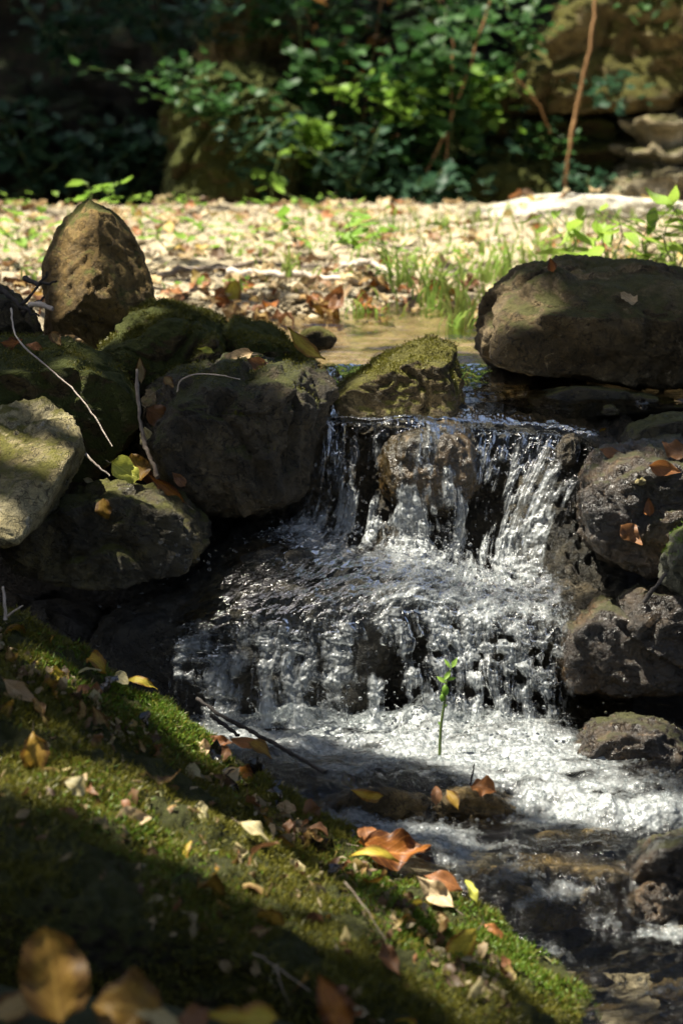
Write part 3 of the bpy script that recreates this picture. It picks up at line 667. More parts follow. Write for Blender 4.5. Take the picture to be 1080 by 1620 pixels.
mn = fbm(bvv * 9 + 3, 4)
area = np.linalg.norm(np.cross(np.gradient(b3, axis=0), np.gradient(b3, axis=1)), axis=-1).reshape(-1)
mask = area * sstep(-.4, .2, mn) * (bpy_ < 1680)
def gauss(cx, cy, sx, sy=None, ang=0.0, px=None, py=None):
    sy = sy or sx; a = R(ang); dx = px - cx; dy = py - cy
    u = dx * math.cos(a) + dy * math.sin(a); v = -dx * math.sin(a) + dy * math.cos(a)
    return np.exp(-(u / sx) ** 2 - (v / sy) ** 2)
v, f, t_ = moss_blades(bvv, bnn, 130000, mask, .004, .013, .0009, .7)
o = obj('moss', mesh_from('moss', v - bank_base, f, LM['mossdark'], False, {'leafuv': np.zeros((len(v), 3)), 'tint': t_}), bank); o['kind'] = 'stuff'
bright = sum(gauss(cx, cy, sx, sy, 36, bpx, bpy_) * w for cx, cy, sx, sy, w in ((130, 1075, 60, 24, 1), (255, 1130, 95, 28, 1.4), (600, 1395, 70, 22, 1.2), (820, 1510, 110, 26, 1.4), (690, 1460, 60, 30, .8), (230, 1330, 150, 40, .35), (640, 1480, 90, 40, .3)))  # sunlit patches of the crest, painted in by lighter moss
v, f, t_ = moss_blades(bvv, bnn, 60000, area * bright * sstep(-.5, .3, mn), .004, .010, .0013, .85)
o = obj('sun_toned_moss', mesh_from('sun_toned_moss', v - bank_base, f, LM['moss'], False, {'leafuv': np.zeros((len(v), 3)), 'tint': t_}), bank); o['kind'] = 'stuff'
o['label'] = 'moss cushions along the crest of the bank, sunlight painted into their green'

# leafy earth mound nearest the camera, bottom left
mr = np.array([[(-200, 1560, 2.75), (100, 1575, 2.72), (300, 1600, 2.7), (520, 1640, 2.68), (760, 1720, 2.66)],
               [(-200, 1600, 2.5), (100, 1606, 2.5), (300, 1622, 2.5), (520, 1660, 2.48), (760, 1740, 2.48)],
               [(-200, 1900, 2.2), (100, 1900, 2.2), (300, 1900, 2.2), (520, 1900, 2.2), (760, 1900, 2.2)],
               [(-200, 2700, 2.1), (100, 2700, 2.1), (300, 2700, 2.1), (520, 2700, 2.1), (760, 2700, 2.1)]], float)
m3 = catmull(catmull(P(mr[..., 0], mr[..., 1], mr[..., 2]), 60, 0), 90, 1).reshape(-1, 3)
m3[:, 2] += .01 * fbm(m3 * 12, 3)
mb = m3.mean(0); o = obj('earth_mound', mesh_from('earth_mound', m3 - mb, grid_faces(60, 90), M['soil'])); o.location = mb
tag(o, 'dark earth mound with big fallen leaves along the bottom left edge', 'mound')

# ------------------------------------------------------------------ background rocks
rock('rock', 'mossy boulder at the foot of the dark hillside left of the shrub', 'rock',
     [(262, 330), (258, 250), (262, 165), (300, 118), (360, 98), (420, 112), (470, 160), (490, 250), (470, 345)], 9.6, .8, 'mossfull', front=(.85, 0, 6), sharp=9, amp=.06, scale=3.5, fine=.02)
rock('rock', 'rounded ochre rock high behind the mossy boulder', 'rock',
     [(315, 110), (325, 20), (370, -60), (450, -70), (480, 20), (460, 110), (390, 130)], 10.2, .7, 'cliff', sharp=9, amp=.06, scale=3.5, fine=.02)
rock('cliff', 'overhanging ochre cliff bulge in the upper right corner', 'cliff',
     [(800, 150), (835, 90), (880, 20), (960, -50), (1060, -110), (1250, -120), (1260, 130), (1090, 165), (1000, 160), (880, 175)], 10.1, 1.3, 'cliff', front=(.9, 0, 10), sharp=10, amp=.09, scale=2.6, fine=.025, layers=.01)
rock('cliff', 'mossy layered cliff base behind the leaning brown stem', 'cliff',
     [(650, 350), (670, 230), (720, 150), (800, 120), (920, 140), (985, 190), (1000, 330), (820, 350)], 10.0, .9, 'mossfull', front=(.88, 0, 16), sharp=9, amp=.09, scale=3, fine=.025, layers=.05)
rock('cliff', 'pale sunlit stepped rock at the right edge below the cliff bulge', 'cliff',
     [(965, 330), (960, 235), (985, 175), (1040, 150), (1130, 140), (1260, 150), (1260, 340), (1080, 345)], 9.75, .8, 'cliffpale', front=(.9, 8, 22), sharp=11, amp=.07, scale=3.5, fine=.022, layers=.045)
rock('rock', 'pale flat ledge stone at the right foot of the cliff', 'rock',
     [(940, 335), (960, 285), (1020, 262), (1120, 255), (1240, 262), (1240, 345)], 9.5, .6, 'cliffpale', front=(.9, 4, 12), sharp=14, amp=.05, scale=4, fine=.02)
rock('rock', 'mossy round rock between the middle shrub and the layered cliff base', 'rock',
     [(720, 345), (730, 270), (780, 235), (850, 245), (890, 300), (880, 350)], 9.55, .6, 'mossfull', front=(.9, 0, 10), sharp=8, amp=.05, scale=4, fine=.02)
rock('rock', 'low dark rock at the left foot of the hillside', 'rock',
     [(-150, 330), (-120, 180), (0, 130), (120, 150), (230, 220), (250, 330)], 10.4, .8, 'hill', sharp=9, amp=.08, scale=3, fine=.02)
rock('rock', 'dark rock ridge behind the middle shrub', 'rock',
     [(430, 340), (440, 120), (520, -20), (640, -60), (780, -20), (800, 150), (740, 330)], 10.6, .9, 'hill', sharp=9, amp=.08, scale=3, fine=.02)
rock('mound', 'gravel hump with sun glare painted white into it at the far right of the bank', 'mound',
     [(640, 385), (700, 345), (790, 322), (920, 318), (1080, 330), (1250, 345), (1250, 420), (900, 420)], 8.3, .8, 'glaregravel', sharp=8, amp=.012, scale=8, fine=.008)

# ------------------------------------------------------------------ far gravel bank: gravel, leaves, sticks
DG[0] = None; cast(540, 400)
u0, f0 = ico(1)
acc = Acc()
npb = 11000
for k in range(npb):
    y = 5.75 + 3.5 * random.random() ** 1.25; x = random.uniform(-.24, .24) * y
    z, b = ground_z(np.array([x]), np.array([y]))
    if b[0] < .35 or z[0] < -.02: continue
    if pnoise(np.array([[x * 4, y * 2.5, 1.0]]))[0] < -.22: continue
    s = random.uniform(.004, .009) * (1 + 1.8 * (random.random() < .05)) * (1 if y < 7 else .75)
    v = u0 * s * np.array([random.uniform(.8, 1.5), random.uniform(.8, 1.4), random.uniform(.45, .8)]) * (1 + RNG.normal(0, .13, (len(u0), 1)))
    a = random.uniform(0, 6.28); v[:, :2] = v[:, :2] @ np.array([[math.cos(a), math.sin(a)], [-math.sin(a), math.cos(a)]])
    acc.add(v + np.array([x, y, z[0] + .005 + .018 * float(fbm(np.array([[x * 3, y * 3, z[0]]]), 4)[0])]), f0)
o = obj('gravel', acc.mesh('gravel', M['pebble'])); tag(o, 'loose pale gravel scattered over the sunlit far bank', 'gravel', kind='stuff')
litter = Acc(); nind = 0
cols = ['tan', 'tan', 'cream', 'brown', 'brown', 'olive', 'tan', 'tan', 'pink', 'brown']
fars = []
for k in range(1500):
    y = 5.72 + 3.4 * random.random() ** 1.3; x = random.uniform(-.24, .24) * y
    if x > .25 and y > 7.3 and random.random() < .75: continue
    fars.append((y, x))
fars.sort()
LFm = [(leaf_grid(1, .62, random.uniform(.2, .9), .3, .25, kk), kk) for kk in ('ovate', 'round', 'lance', 'ovate', 'round')]
DGs = SC
for y, x in fars:
    loc, nor = drop_ray(x, y)
    if loc.z > .24 or loc.z < -.02: continue
    if nind < 95 and abs(x) < .135 * y:
        lay_leaf(loc, nor, random.uniform(.035, .075), random.choice(cols), 'small dry curled leaf lying among the litter on the sunlit gravel bank', 'dry leaves scattered over the far gravel bank', random.choice(['ovate', 'round', 'lance']), tilt=.4, petiole=False, lift=.012)
        nind += 1
    else:
        (v, f, uv), kk = random.choice(LFm); s = random.uniform(.03, .07)
        q = (nor + Vector((random.gauss(0, .35), random.gauss(0, .35), 0))).normalized().to_track_quat('Z', 'Y') @ Matrix.Rotation(random.uniform(0, 6.28), 3, 'Z').to_quaternion()
        litter.add((v * s) @ np.array(q.to_matrix()).T + np.array(loc) + [0, 0, .014], f, uv)
o = obj('leaf_litter', litter.mesh('leaf_litter', LM['litter'])); tag(o, 'carpet of tiny dry leaves on the far part of the gravel bank', 'leaf litter', kind='stuff')
# ---- sticks on the bank and at the water's edge
g = lambda px, py, up=.006: np.array(cast(px, py)[0]) + np.array([0, 0, up])
stick('stick', 'pale bare stick lying across the edge of the gravel bank behind the pool', 'stick', [g(360, 441, .015), g(430, 446, .02), g(520, 452, .02), g(610, 462, .012)], .009, .006, 'twigpale')
stick('stick', 'grey stick parallel behind the pale bare stick on the bank', 'stick', [g(245, 444, .012), g(330, 436, .02), g(430, 430, .02), g(520, 428, .012)], .008, .005, 'twig')
stick('stick', 'straight light stick ending among the grass tufts on the bank', 'stick', [g(540, 434, .02), g(580, 434, .03), g(620, 448, .02)], .008, .007, 'twigpale')

for k in range(14):
    x0 = random.uniform(-.8, .7); y0 = random.uniform(5.95, 7.8); a = random.uniform(-.5, .5); L = random.uniform(.12, .35)
    stick('twig', 'thin dry twig lying loose on the gravel bank', 'twig', [np.array(drop_ray(x0 + math.cos(a) * L * q, y0 + math.sin(a) * L * q)[0]) + [0, 0, .012 + .008 * math.sin(q * 3)] for q in (0, .35, .7, 1)], random.uniform(.002, .0045), .0015, random.choice(['twig', 'twigpale', 'twigdark']), .002, n=14, group='thin twigs on the gravel bank')

# ------------------------------------------------------------------ fallen leaves on rocks, moss and water's edge
NEAR = [  # px, py, size m, colour, kind, yaw, aspect, label
 (199, 748, .05, 'lime', 'round', 1.2, .72, 'bright lime-yellow leaf lying on the wet slab'),
 (219, 741, .045, 'olive', 'round', .2, .8, 'dull ochre leaf just behind the lime-yellow leaf on the wet slab'),
 (237, 688, .034, 'cream', 'round', .4, .85, 'small cream leaf hanging on the grey stick'),
 (256, 660, .058, 'brown', 'round', 2.2, .75, 'crumpled brown leaf against the big dark boulder above the cream leaf'),
 (222, 588, .045, 'tan', 'lance', .1, .38, 'narrow tan leaf standing upright at the top of the grey stick'),
 (240, 757, .05, 'rust', 'lance', 1.3, .4, 'rusty leaf curled at the lower end of the grey stick'),
 (268, 778, .075, 'orange', 'lance', 2.1, .28, 'long orange-brown leaf draped over the edge of the wet slab'),
 (172, 803, .034, 'olive', 'round', .3, .8, 'round ochre leaf stuck to the front of the wet slab'),
 (285, 760, .03, 'brown', 'ovate', .8, .6, 'little dark brown leaf at the boulder foot behind the long orange leaf'),
 (140, 758, .022, 'cream', 'lance', 1.2, .45, 'tiny pale green sliver of leaf on the wet slab beside the limestone rock'),
 (485, 550, .085, 'yellow', 'lance', .95, .36, 'long bright yellow leaf leaning on the rocks by the upper pool'),
 (20, 548, .04, 'orange', 'ovate', 1.5, .5, 'orange leaf on the flat-topped block at the left frame edge'),
 (55, 556, .034, 'rust', 'lance', 1.2, .4, 'reddish leaf on the flat-topped block next to the orange leaf'),
 (92, 540, .03, 'tan', 'ovate', .4, .6, 'small tan leaf on the back edge of the flat-topped block'),
 (118, 538, .045, 'pink', 'ovate', 1.4, .5, 'pale dry leaf heap on the back edge of the flat-topped block'),
 (270, 610, .025, 'tan', 'ovate', .7, .6, 'small grey-tan leaf on the left shoulder of the big dark boulder'),
 (372, 568, .05, 'pink', 'ovate', 1.5, .55, 'pinkish crumpled leaf on top of the big dark boulder'),
 (398, 563, .055, 'cream', 'lance', 1.7, .35, 'pale cream leaf on top of the big dark boulder beside the pinkish one'),
 (410, 580, .05, 'brown', 'lance', 1.3, .4, 'dark curled leaf in front of the pale cream leaf on the boulder'),
 (330, 552, .03, 'lime', 'lance', 1.9, .35, 'small greenish leaf on the pyramid-shaped stone'),
 (950, 676, .05, 'yellow', 'lance', 1.5, .28, 'long yellow-orange leaf caught on the waterfall lip'),
 (1014, 640, .03, 'black', 'ovate', 1.1, .6, 'small black wet leaf by the pool near the right frame edge'),
 (875, 425, .03, 'orange', 'ovate', .4, .6, 'small orange-yellow leaf on top of the large right boulder'),
 (993, 480, .034, 'pink', 'ovate', .9, .6, 'pale leaf stuck on the dark side of the large right boulder'),
 (1050, 740, .05, 'rust', 'ovate', 1.3, .5, 'rust-brown leaf on the wet rock near the right frame edge'),
 (1028, 805, .03, 'rust', 'ovate', .3, .6, 'little brown curled leaf on the front of the wet brown rock'),
 (1000, 845, .045, 'brown', 'ovate', .9, .7, 'shiny dark brown leaf low on the wet brown rock'),
 (960, 720, .04, 'brown', 'lance', 1.4, .4, 'dark leaf lying at the top of the wet brown rock'),
 (1068, 720, .05, 'brown', 'ovate', 2.0, .6, 'curled dark leaf at the top right of the wet brown rock'),
 (762, 1258, .036, 'rust', 'round', 1.1, .8, 'red-brown wet leaf on the low stone in the lower pool'),
 (716, 1272, .036, 'olive', 'lance', .5, .45, 'dull olive wet leaf on the left of the low stone in the lower pool'),
 (688, 1264, .03, 'brown', 'ovate', .1, .5, 'brown wet leaf standing at the left side of the low stone'),
 (575, 1252, .05, 'yellow', 'lance', 1.9, .35, 'pale yellow leaf under the water by the moss bank'),
 (548, 1240, .03, 'yellow', 'ovate', .5, .7, 'little yellow leaf floating near the tip of the dark stick'),
 (1022, 1282, .03, 'yellow', 'ovate', .2, .6, 'small orange-yellow leaf standing in the bright foam'),
 # mossy bank
 (153, 1063, .036, 'yellow', 'round', 1.0, .7, 'pale yellow curled leaf on the bright moss at the crest'),
 (194, 1079, .026, 'cream', 'round', .7, .8, 'little cream leaf on the bright moss right of the curled yellow leaf'),
 (225, 1091, .052, 'yellow', 'lance', 1.4, .26, 'narrow yellow leaf pointing right from the mossy crest'),
 (185, 1095, .04, 'black', 'ovate', .2, .5, 'black wet leaf hanging over the bright moss'),
 (140, 1080, .045, 'cream', 'lance', 2.2, .2, 'thin straw-coloured leaf lying down the bright moss'),
 (250, 1160, .06, 'black', 'ovate', .4, .5, 'large dark wet leaf below the bright moss'),
 (20, 990, .055, 'olive', 'ovate', .8, .6, 'ochre leaf at the upper left end of the bank'),
 (65, 1010, .04, 'olive', 'lance', 2.1, .4, 'long brownish leaf along the crest at the upper left of the bank'),
 (385, 1232, .034, 'orange', 'round', 1.2, .75, 'small orange leaf among black wet leaves at the water edge'),
 (345, 1178, .045, 'rust', 'lance', 1.3, .35, 'thin rust-red leaf below the dark stick at the bank edge'),
 (390, 1180, .05, 'rust', 'lance', 1.8, .35, 'orange-red strip leaf at the water edge under the dark stick'),
 (410, 1195, .045, 'olive', 'lance', 2.2, .4, 'ochre narrow leaf beside the orange-red strip leaf'),
 (318, 1195, .034, 'pink', 'round', 1.5, .7, 'pale pink leaf at the end of the bright moss'),
 (160, 1140, .05, 'tan', 'lance', .5, .4, 'tan leaf standing on the bank left of the large dark wet leaf'),
 (185, 1170, .045, 'cream', 'lance', 1.9, .35, 'straw-coloured leaf on the bank below the tan standing leaf'),
 (75, 1130, .05, 'tan', 'lance', .3, .5, 'grey-tan upright leaf in the left middle of the bank'),
 (100, 1215, .06, 'cream', 'lance', 2.2, .3, 'long pale curved leaf on the moss at the left'),
 (50, 1190, .06, 'olive', 'ovate', .2, .6, 'ochre leaf upright on the moss at the far left'),
 (125, 1245, .045, 'brown', 'ovate', 1.3, .6, 'brown leaf under the long pale curved leaf'),
 (160, 1242, .03, 'cream', 'ovate', .6, .6, 'small cream leaf right of the brown leaf on the moss'),
 (110, 1250, .03, 'cream', 'round', 1.0, .8, 'small square pale leaf below the long curved leaf'),
 (10, 1085, .05, 'tan', 'ovate', 1.3, .6, 'tan leaf at the left frame edge of the bank'),
 (25, 1095, .06, 'pink', 'lance', 1.1, .4, 'pinkish leaf pointing right from the left frame edge'),
 (20, 1300, .06, 'rust', 'lance', .1, .45, 'hanging reddish-brown leaf at the left of the mossy slope'),
 (205, 1293, .045, 'pink', 'ovate', 1.4, .6, 'pinkish-red leaf alone on the green moss in the middle left'),
 (335, 1290, .035, 'cream', 'round', 1.0, .8, 'pale yellow round leaf at the head of the leaf pile on the bank'),
 (365, 1285, .045, 'yellow', 'ovate', .3, .6, 'golden leaf at the top of the leaf pile on the bank'),
 (430, 1308, .075, 'olive', 'ovate', 1.9, .5, 'wide golden-brown leaf at the right of the leaf pile'),
 (370, 1322, .07, 'tan', 'lance', 1.9, .35, 'long tan leaf lying across the leaf pile'),
 (400, 1325, .05, 'cream', 'lance', 2.3, .35, 'pale narrow leaf in the leaf pile on the bank'),
 (392, 1352, .035, 'cream', 'ovate', .2, .5, 'pale triangular leaf tip standing in the leaf pile'),
 (355, 1360, .05, 'brown', 'ovate', .6, .5, 'dark brown curled leaf at the left of the leaf pile'),
 (402, 1400, .10, 'tan', 'ovate', .55, .48, 'big tan toothed leaf hanging down the middle of the bank'),
 (430, 1375, .06, 'brown', 'lance', .5, .4, 'brown rolled leaf right of the big tan toothed leaf'),
 (625, 1352, .095, 'orange', 'ovate', 1.55, .65, 'big glowing orange-brown leaf on the bank edge above the water'),
 (580, 1332, .035, 'rust', 'round', .3, .8, 'small red-brown leaf left of the big orange-brown leaf'),
 (590, 1366, .07, 'yellow', 'lance', 1.6, .25, 'flat golden leaf just below the big orange-brown leaf'),
 (690, 1415, .065, 'pink', 'lance', 2.2, .4, 'pinkish dried leaf on the bank above the water'),
 (700, 1405, .055, 'rust', 'lance', 1.9, .45, 'reddish leaf behind the pinkish dried leaf'),
 (742, 1422, .04, 'lime', 'lance', .3, .35, 'small yellow-green leaf standing at the bank edge'),
 (680, 1455, .05, 'yellow', 'lance', 1.8, .3, 'yellow leaf on the moss left of the curled yellow one'),
 (728, 1512, .07, 'yellow', 'ovate', .8, .55, 'bright yellow leaf with orange tip on the lower right moss'),
 (775, 1490, .055, 'rust', 'lance', .6, .25, 'thin red-brown leaf on the moss near the water'),
 (610, 1520, .05, 'brown', 'lance', .4, .4, 'dark brown leaf on the shaded lower moss'),
 (535, 1420, .045, 'yellow', 'lance', 1.3, .4, 'small yellow leaf in the shaded middle of the bank'),
 (538, 1475, .04, 'cream', 'lance', .2, .3, 'grey-white leaf sliver on the shaded moss'),
 (585, 1490, .035, 'tan', 'ovate', .7, .5, 'little tan leaf left of the dark brown leaf on lower moss'),
 (480, 1375, .035, 'cream', 'ovate', .8, .5, 'small grey leaf right of the big tan toothed leaf'),
]
STANDING = {(625, 1352): 3.6, (580, 1332): 3.63, (742, 1422): 3.48, (700, 1405): 3.5, (690, 1415): 3.47, (590, 1366): 3.58, (345, 1178): 3.83, (390, 1180): 3.86, (410, 1195): 3.84, (385, 1232): 3.78, (318, 1195): 3.8, (775, 1490): 3.42, (199, 748): 4.24, (219, 741): 4.3, (485, 550): 4.66, (153, 1063): 3.88, (194, 1079): 3.86, (225, 1091): 3.88, (762, 1258): 3.79, (716, 1272): 3.78, (688, 1264): 3.79}
DG[0] = None
for px, py, s, c, kd, yw, asp, lb in NEAR:
    loc, nor, ob = cast(px, py)
    if (px, py) in STANDING: loc = Vector(P(px, py, STANDING[(px, py)])); nor = Vector((0, -.5, .6))
    nor = (nor * .8 + Vector((0, -.9 if py < 1000 else -.4, .25))).normalized()
    lay_leaf(loc, nor, s * 1.1, c, lb, None, kd, yaw=(yw if yw < 1.65 else math.pi - yw) + random.gauss(0, .12) + (math.pi if random.random() < .5 else 0), tilt=.1, aspect=asp, serr=.04 if 'toothed' in lb else 0, lift=.011)
# big leaves nearest the camera
def facing_leaf(px, py, Y, size, mat, kind, yaw, aspect, label, lean=.5, serr=0, curl=.25):
    loc = Vector(P(px, py, Y)); nor = Vector((random.uniform(-.2, .2), -1, lean)).normalized()
    q = nor.to_track_quat('Z', 'Y') @ Matrix.Rotation(yaw, 3, 'Z').to_quaternion()
    lay_leaf(loc, nor, size, mat, label, None, kind, aspect=aspect, curl=curl, lift=0, q=q, serr=serr, petiole=False)
facing_leaf(88, 1545, 2.42, .098, 'olive', 'round', .1, .68, 'biggest ochre leaf standing upright in the bottom left corner', .35, .02)
facing_leaf(205, 1598, 2.45, .075, 'olive', 'round', 1.4, .8, 'golden-brown leaf lying right of the biggest ochre leaf at the bottom', .9)
facing_leaf(25, 1600, 2.48, .07, 'tan', 'ovate', 1.9, .5, 'tan leaf below the biggest ochre leaf in the bottom left corner', 1.0)
facing_leaf(385, 1612, 2.5, .075, 'yellow', 'ovate', 1.5, .45, 'yellow-brown leaf cut by the bottom edge of the picture', .8)
facing_leaf(250, 1612, 2.43, .05, 'cream', 'ovate', 1.2, .5, 'pale dry leaf at the bottom edge beside the golden-brown leaf', .9)
facing_leaf(528, 1590, 2.62, .07, 'orange', 'ovate', .5, .55, 'orange-red leaf standing at the bottom middle edge', .5)
facing_leaf(300, 1620, 2.45, .05, 'brown', 'ovate', 2.2, .6, 'brown leaf at the bottom edge left of the yellow-brown leaf', .8)
# many small leaves on the bank
for k in range(105):
    c = k < 40
    if c: px = random.uniform(0, 720); py = 985 + px * .66 + abs(random.gauss(0, 1)) * 40 + 20
    else: px = random.uniform(0, 780); py = 1010 + px * .68 + random.random() * 260
    if k % 3 == 0: px = random.gauss(430, 70); py = random.gauss(1255 + (px - 430) * .6, 26)
    loc, nor, ob = cast(px, py)
    if ob is None or ob.name.split('.')[0] not in ('mossy_bank', 'moss', 'sun_toned_moss', 'fallen_leaf'): continue
    dark = k % 3 == 0
    lay_leaf(loc, (nor + Vector((0, -.2, .3))).normalized(), random.uniform(.02, .05), random.choice(['black', 'black', 'brown', 'black', 'pink']) if dark else random.choice(['tan', 'olive', 'brown', 'cream', 'brown', 'olive', 'yellow', 'tan']),
             'small black wet leaf scrap in the heap at the water edge of the bank' if False else 'small leaf scrap scattered over the mossy bank', 'small leaf scraps scattered over the mossy bank', random.choice(['ovate', 'lance', 'round']), tilt=.45, petiole=False, lift=.004, aspect=random.uniform(.35, .7))
sc_ = Acc()
for k in range(1100):
    t = random.random(); px = random.uniform(-10, 820)
    py = 985 + px * .66 + (abs(random.gauss(0, 45)) + 8 if t < .6 else random.uniform(0, 330))
    if pnoise(np.array([[px * .012, py * .016, 4.0]]))[0] < -.08: continue
    loc, nor, ob = cast(px, py)
    if ob is None or ob.name.split('.')[0] not in ('mossy_bank', 'moss', 'sun_toned_moss', 'fallen_leaf'): continue
    sz = random.uniform(.007, .030); v, f, uv = leaf_grid(sz, sz * random.uniform(.3, .8), random.uniform(.2, 1), .4, .4, 'ovate', 5, 3)
    q = (nor + Vector((random.gauss(0, .4), -.2 + random.gauss(0, .4), .2))).normalized().to_track_quat('Z', 'Y') @ Matrix.Rotation(random.uniform(0, 6.28), 3, 'Z').to_quaternion()
    sc_.add(v @ np.array(q.to_matrix()).T + np.array(loc + nor * .004), f, uv)
o = obj('leaf_litter', sc_.mesh('leaf_litter', LM['crumbs'])); tag(o, 'crumbs of dead leaves strewn over the mossy bank', 'leaf litter', kind='stuff')
# leaves at the water line of the far bank
for k in range(30):
    px = random.uniform(340, 760); py = random.uniform(455, 505)
    loc, nor, ob = cast(px, py)
    lay_leaf(Vector((loc.x, loc.y, max(loc.z, .004))), Vector((0, -.3, 1)).normalized(), random.uniform(.03, .085), random.choice(['rust', 'orange', 'yellow', 'pink', 'tan', 'brown', 'orange']),
             'coloured leaf washed up along the far edge of the upper pool', 'leaves washed up at the far pool edge', random.choice(['ovate', 'round']), tilt=.5, petiole=False, lift=.012)

# ------------------------------------------------------------------ twigs
def W(px, py, Y): return P(px, py, Y)
stick('twig', 'long thin bent pale twig hanging over the flat-topped rock block', 'twig', [W(18, 488, 4.5), W(28, 535, 4.45), W(75, 580, 4.42), W(115, 615, 4.4), W(150, 660, 4.38), W(178, 706, 4.36)], .0017, .001, 'twigpale', .0005, n=40)
stick('stick', 'grey stick standing in the gap between the block and the big dark boulder', 'stick', [W(217, 585, 4.5), W(219, 640, 4.42), W(226, 690, 4.38), W(238, 725, 4.34), W(250, 755, 4.3)], .003, .004, 'twig', .0008)
stick('twig', 'small forked twig lying beside the limestone rock', 'twig', [W(136, 718, 4.3), W(150, 733, 4.28), W(174, 753, 4.27)], .0025, .0015, 'twigpale', .0006, n=12)
stick('twig', 'thin arched straw on top of the big dark boulder', 'twig', [W(280, 620, 4.31), W(286, 602, 4.3), W(310, 592, 4.29), W(350, 594, 4.28), W(380, 600, 4.28)], .0012, .0008, 'twigpale', .0003, n=20)
for k, (a, b, lb) in enumerate((((10, 520), (75, 430), 'dark dead twig slanting up beside the upright stone'), ((30, 505), (70, 470), 'short dark dead twig in the tangle left of the upright stone'), ((0, 455), (62, 500), 'dark dead twig crossing the tangle at the left frame edge'), ((40, 440), (90, 445), 'dark dead twig pointing at the upright stone'))):
    stick('dead_twig', lb, 'twig', [W(*a, 4.75), W((a[0] + b[0]) / 2 + random.uniform(-8, 8), (a[1] + b[1]) / 2 + random.uniform(-8, 8), 4.72), W(*b, 4.7)], .005, .002, 'twigdark', .002, n=12)
stick('twig', 'short bright broken twig end in front of the upright stone', 'twig', [W(48, 482, 4.66), W(66, 482, 4.64), W(84, 489, 4.63)], .005, .004, 'twigpale', .0005, n=8)
stick('stick', 'wet black stick slanting from the lower fall down across the pool', 'stick', [W(312, 1105, 4.12), W(360, 1138, 4.05), W(410, 1163, 3.98), W(460, 1192, 3.92), W(515, 1222, 3.86)], .0036, .0028, 'twigdark', .0008, n=40)
stick('stick', 'short black stick end beside the wet black stick', 'stick', [W(335, 1132, 4.07), W(355, 1147, 4.03), W(378, 1163, 4.0)], .004, .003, 'twigdark', .0008, n=12)
stick('twig', 'thin black twig sticking up from the low stone in the pool', 'twig', [W(738, 1268, 3.83), W(744, 1240, 3.83), W(750, 1208, 3.84)], .0022, .0012, 'twigdark', .0005, n=12, branches=([W(738, 1268, 3.83), W(765, 1250, 3.8), W(810, 1264, 3.78)],))
stick('twig', 'thin upright twig at the top left of the mossy bank', 'twig', [W(9, 980, 3.9), W(8, 955, 3.9), W(5, 928, 3.91)], .003, .0018, 'twigpale', .0006, n=10, branches=([W(12, 975, 3.9), W(24, 966, 3.88), W(37, 958, 3.87)],))
stick('twig', 'forked pale twig on the shaded lower bank', 'twig', [W(400, 1508, 2.9), W(440, 1532, 2.88), W(490, 1568, 2.86)], .0014, .0009, 'twig', .0006, n=14, branches=([W(438, 1530, 2.88), W(445, 1560, 2.86), W(458, 1590, 2.86)],))
stick('twig', 'dry stalk lying on the moss right of the big tan toothed leaf', 'twig', [W(545, 1395, 3.2), W(580, 1440, 3.16), W(610, 1488, 3.12)], .0011, .0007, 'twig', .0006, n=14)
stick('bark_strip', 'dark strip of bark lying on the wet rock at the right', 'bark', [W(1018, 952, 4.12), W(1035, 930, 4.11), W(1052, 908, 4.12)], .004, .003, 'twigdark', .0006, n=10)
stick('stem', 'thin leaning orange-brown stem in front of the right cliff', 'stem', [W(893, 292, 9.1), W(905, 200, 9.1), W(922, 120, 9.12), W(938, 30, 9.15), W(946, -80, 9.2)], .0072, .005, 'stemb', .003, n=30)
for a, b, lb in (((690, 340), (715, 60), 'pale upright stem inside the middle shrub'), ((655, 320), (775, 0), 'thin brown stem leaning right through the middle shrub'), ((815, 120), (870, 210), 'thin straw hanging before the cliff')):
    stick('stem', lb, 'stem', [W(*a, 9.2), W((a[0] + b[0]) / 2 + 8, (a[1] + b[1]) / 2, 9.25), W(*b, 9.3)], .0045, .003, 'stemb', .003, n=16)

# ------------------------------------------------------------------ plants
def plant(name, label, cat, base, stems, leaf, size, mat, kind='ovate', aspect=.6, group=None, stemmat='stemg', sr=.003, nl=10, cluster=3, up=.9, spread=.06):
    """stems: list of point lists (world); leaves along each stem"""
    base = np.array(base, float); e = empty(name, base, label, cat, group)
    st = Acc(); fo = Acc()
    for s in stems:
        p = catmull(np.array(s, float), 20, 0); v, f = tube(p, np.linspace(sr, sr * .4, 20), 6); st.add(v[:-2], f)
        for k in range(nl):
            t = .15 + .85 * (k + random.random()) / nl; q = p[min(19, int(t * 19))]
            for c in range(cluster):
                add_leaf(fo, q + RNG.normal(0, spread * .5, 3) * np.array([1, 1, .4]), rq(up), size * random.uniform(.6, 1.25), kind, aspect)
    obj('stem', st.mesh('stem', M[stemmat], base), e); obj('foliage', fo.mesh('foliage', LM[mat], base), e)
    return e
def shrub_stems(px, py0, Y, n, h, spread):
    b = P(px, py0, Y); r = []
    for k in range(n):
        tx = random.gauss(0, spread); r.append([b + [random.gauss(0, .03), 0, 0], b + [tx * .4, random.gauss(0, .05), h * .5], b + [tx, random.gauss(0, .12), h * random.uniform(.7, 1.1)]])
    return r
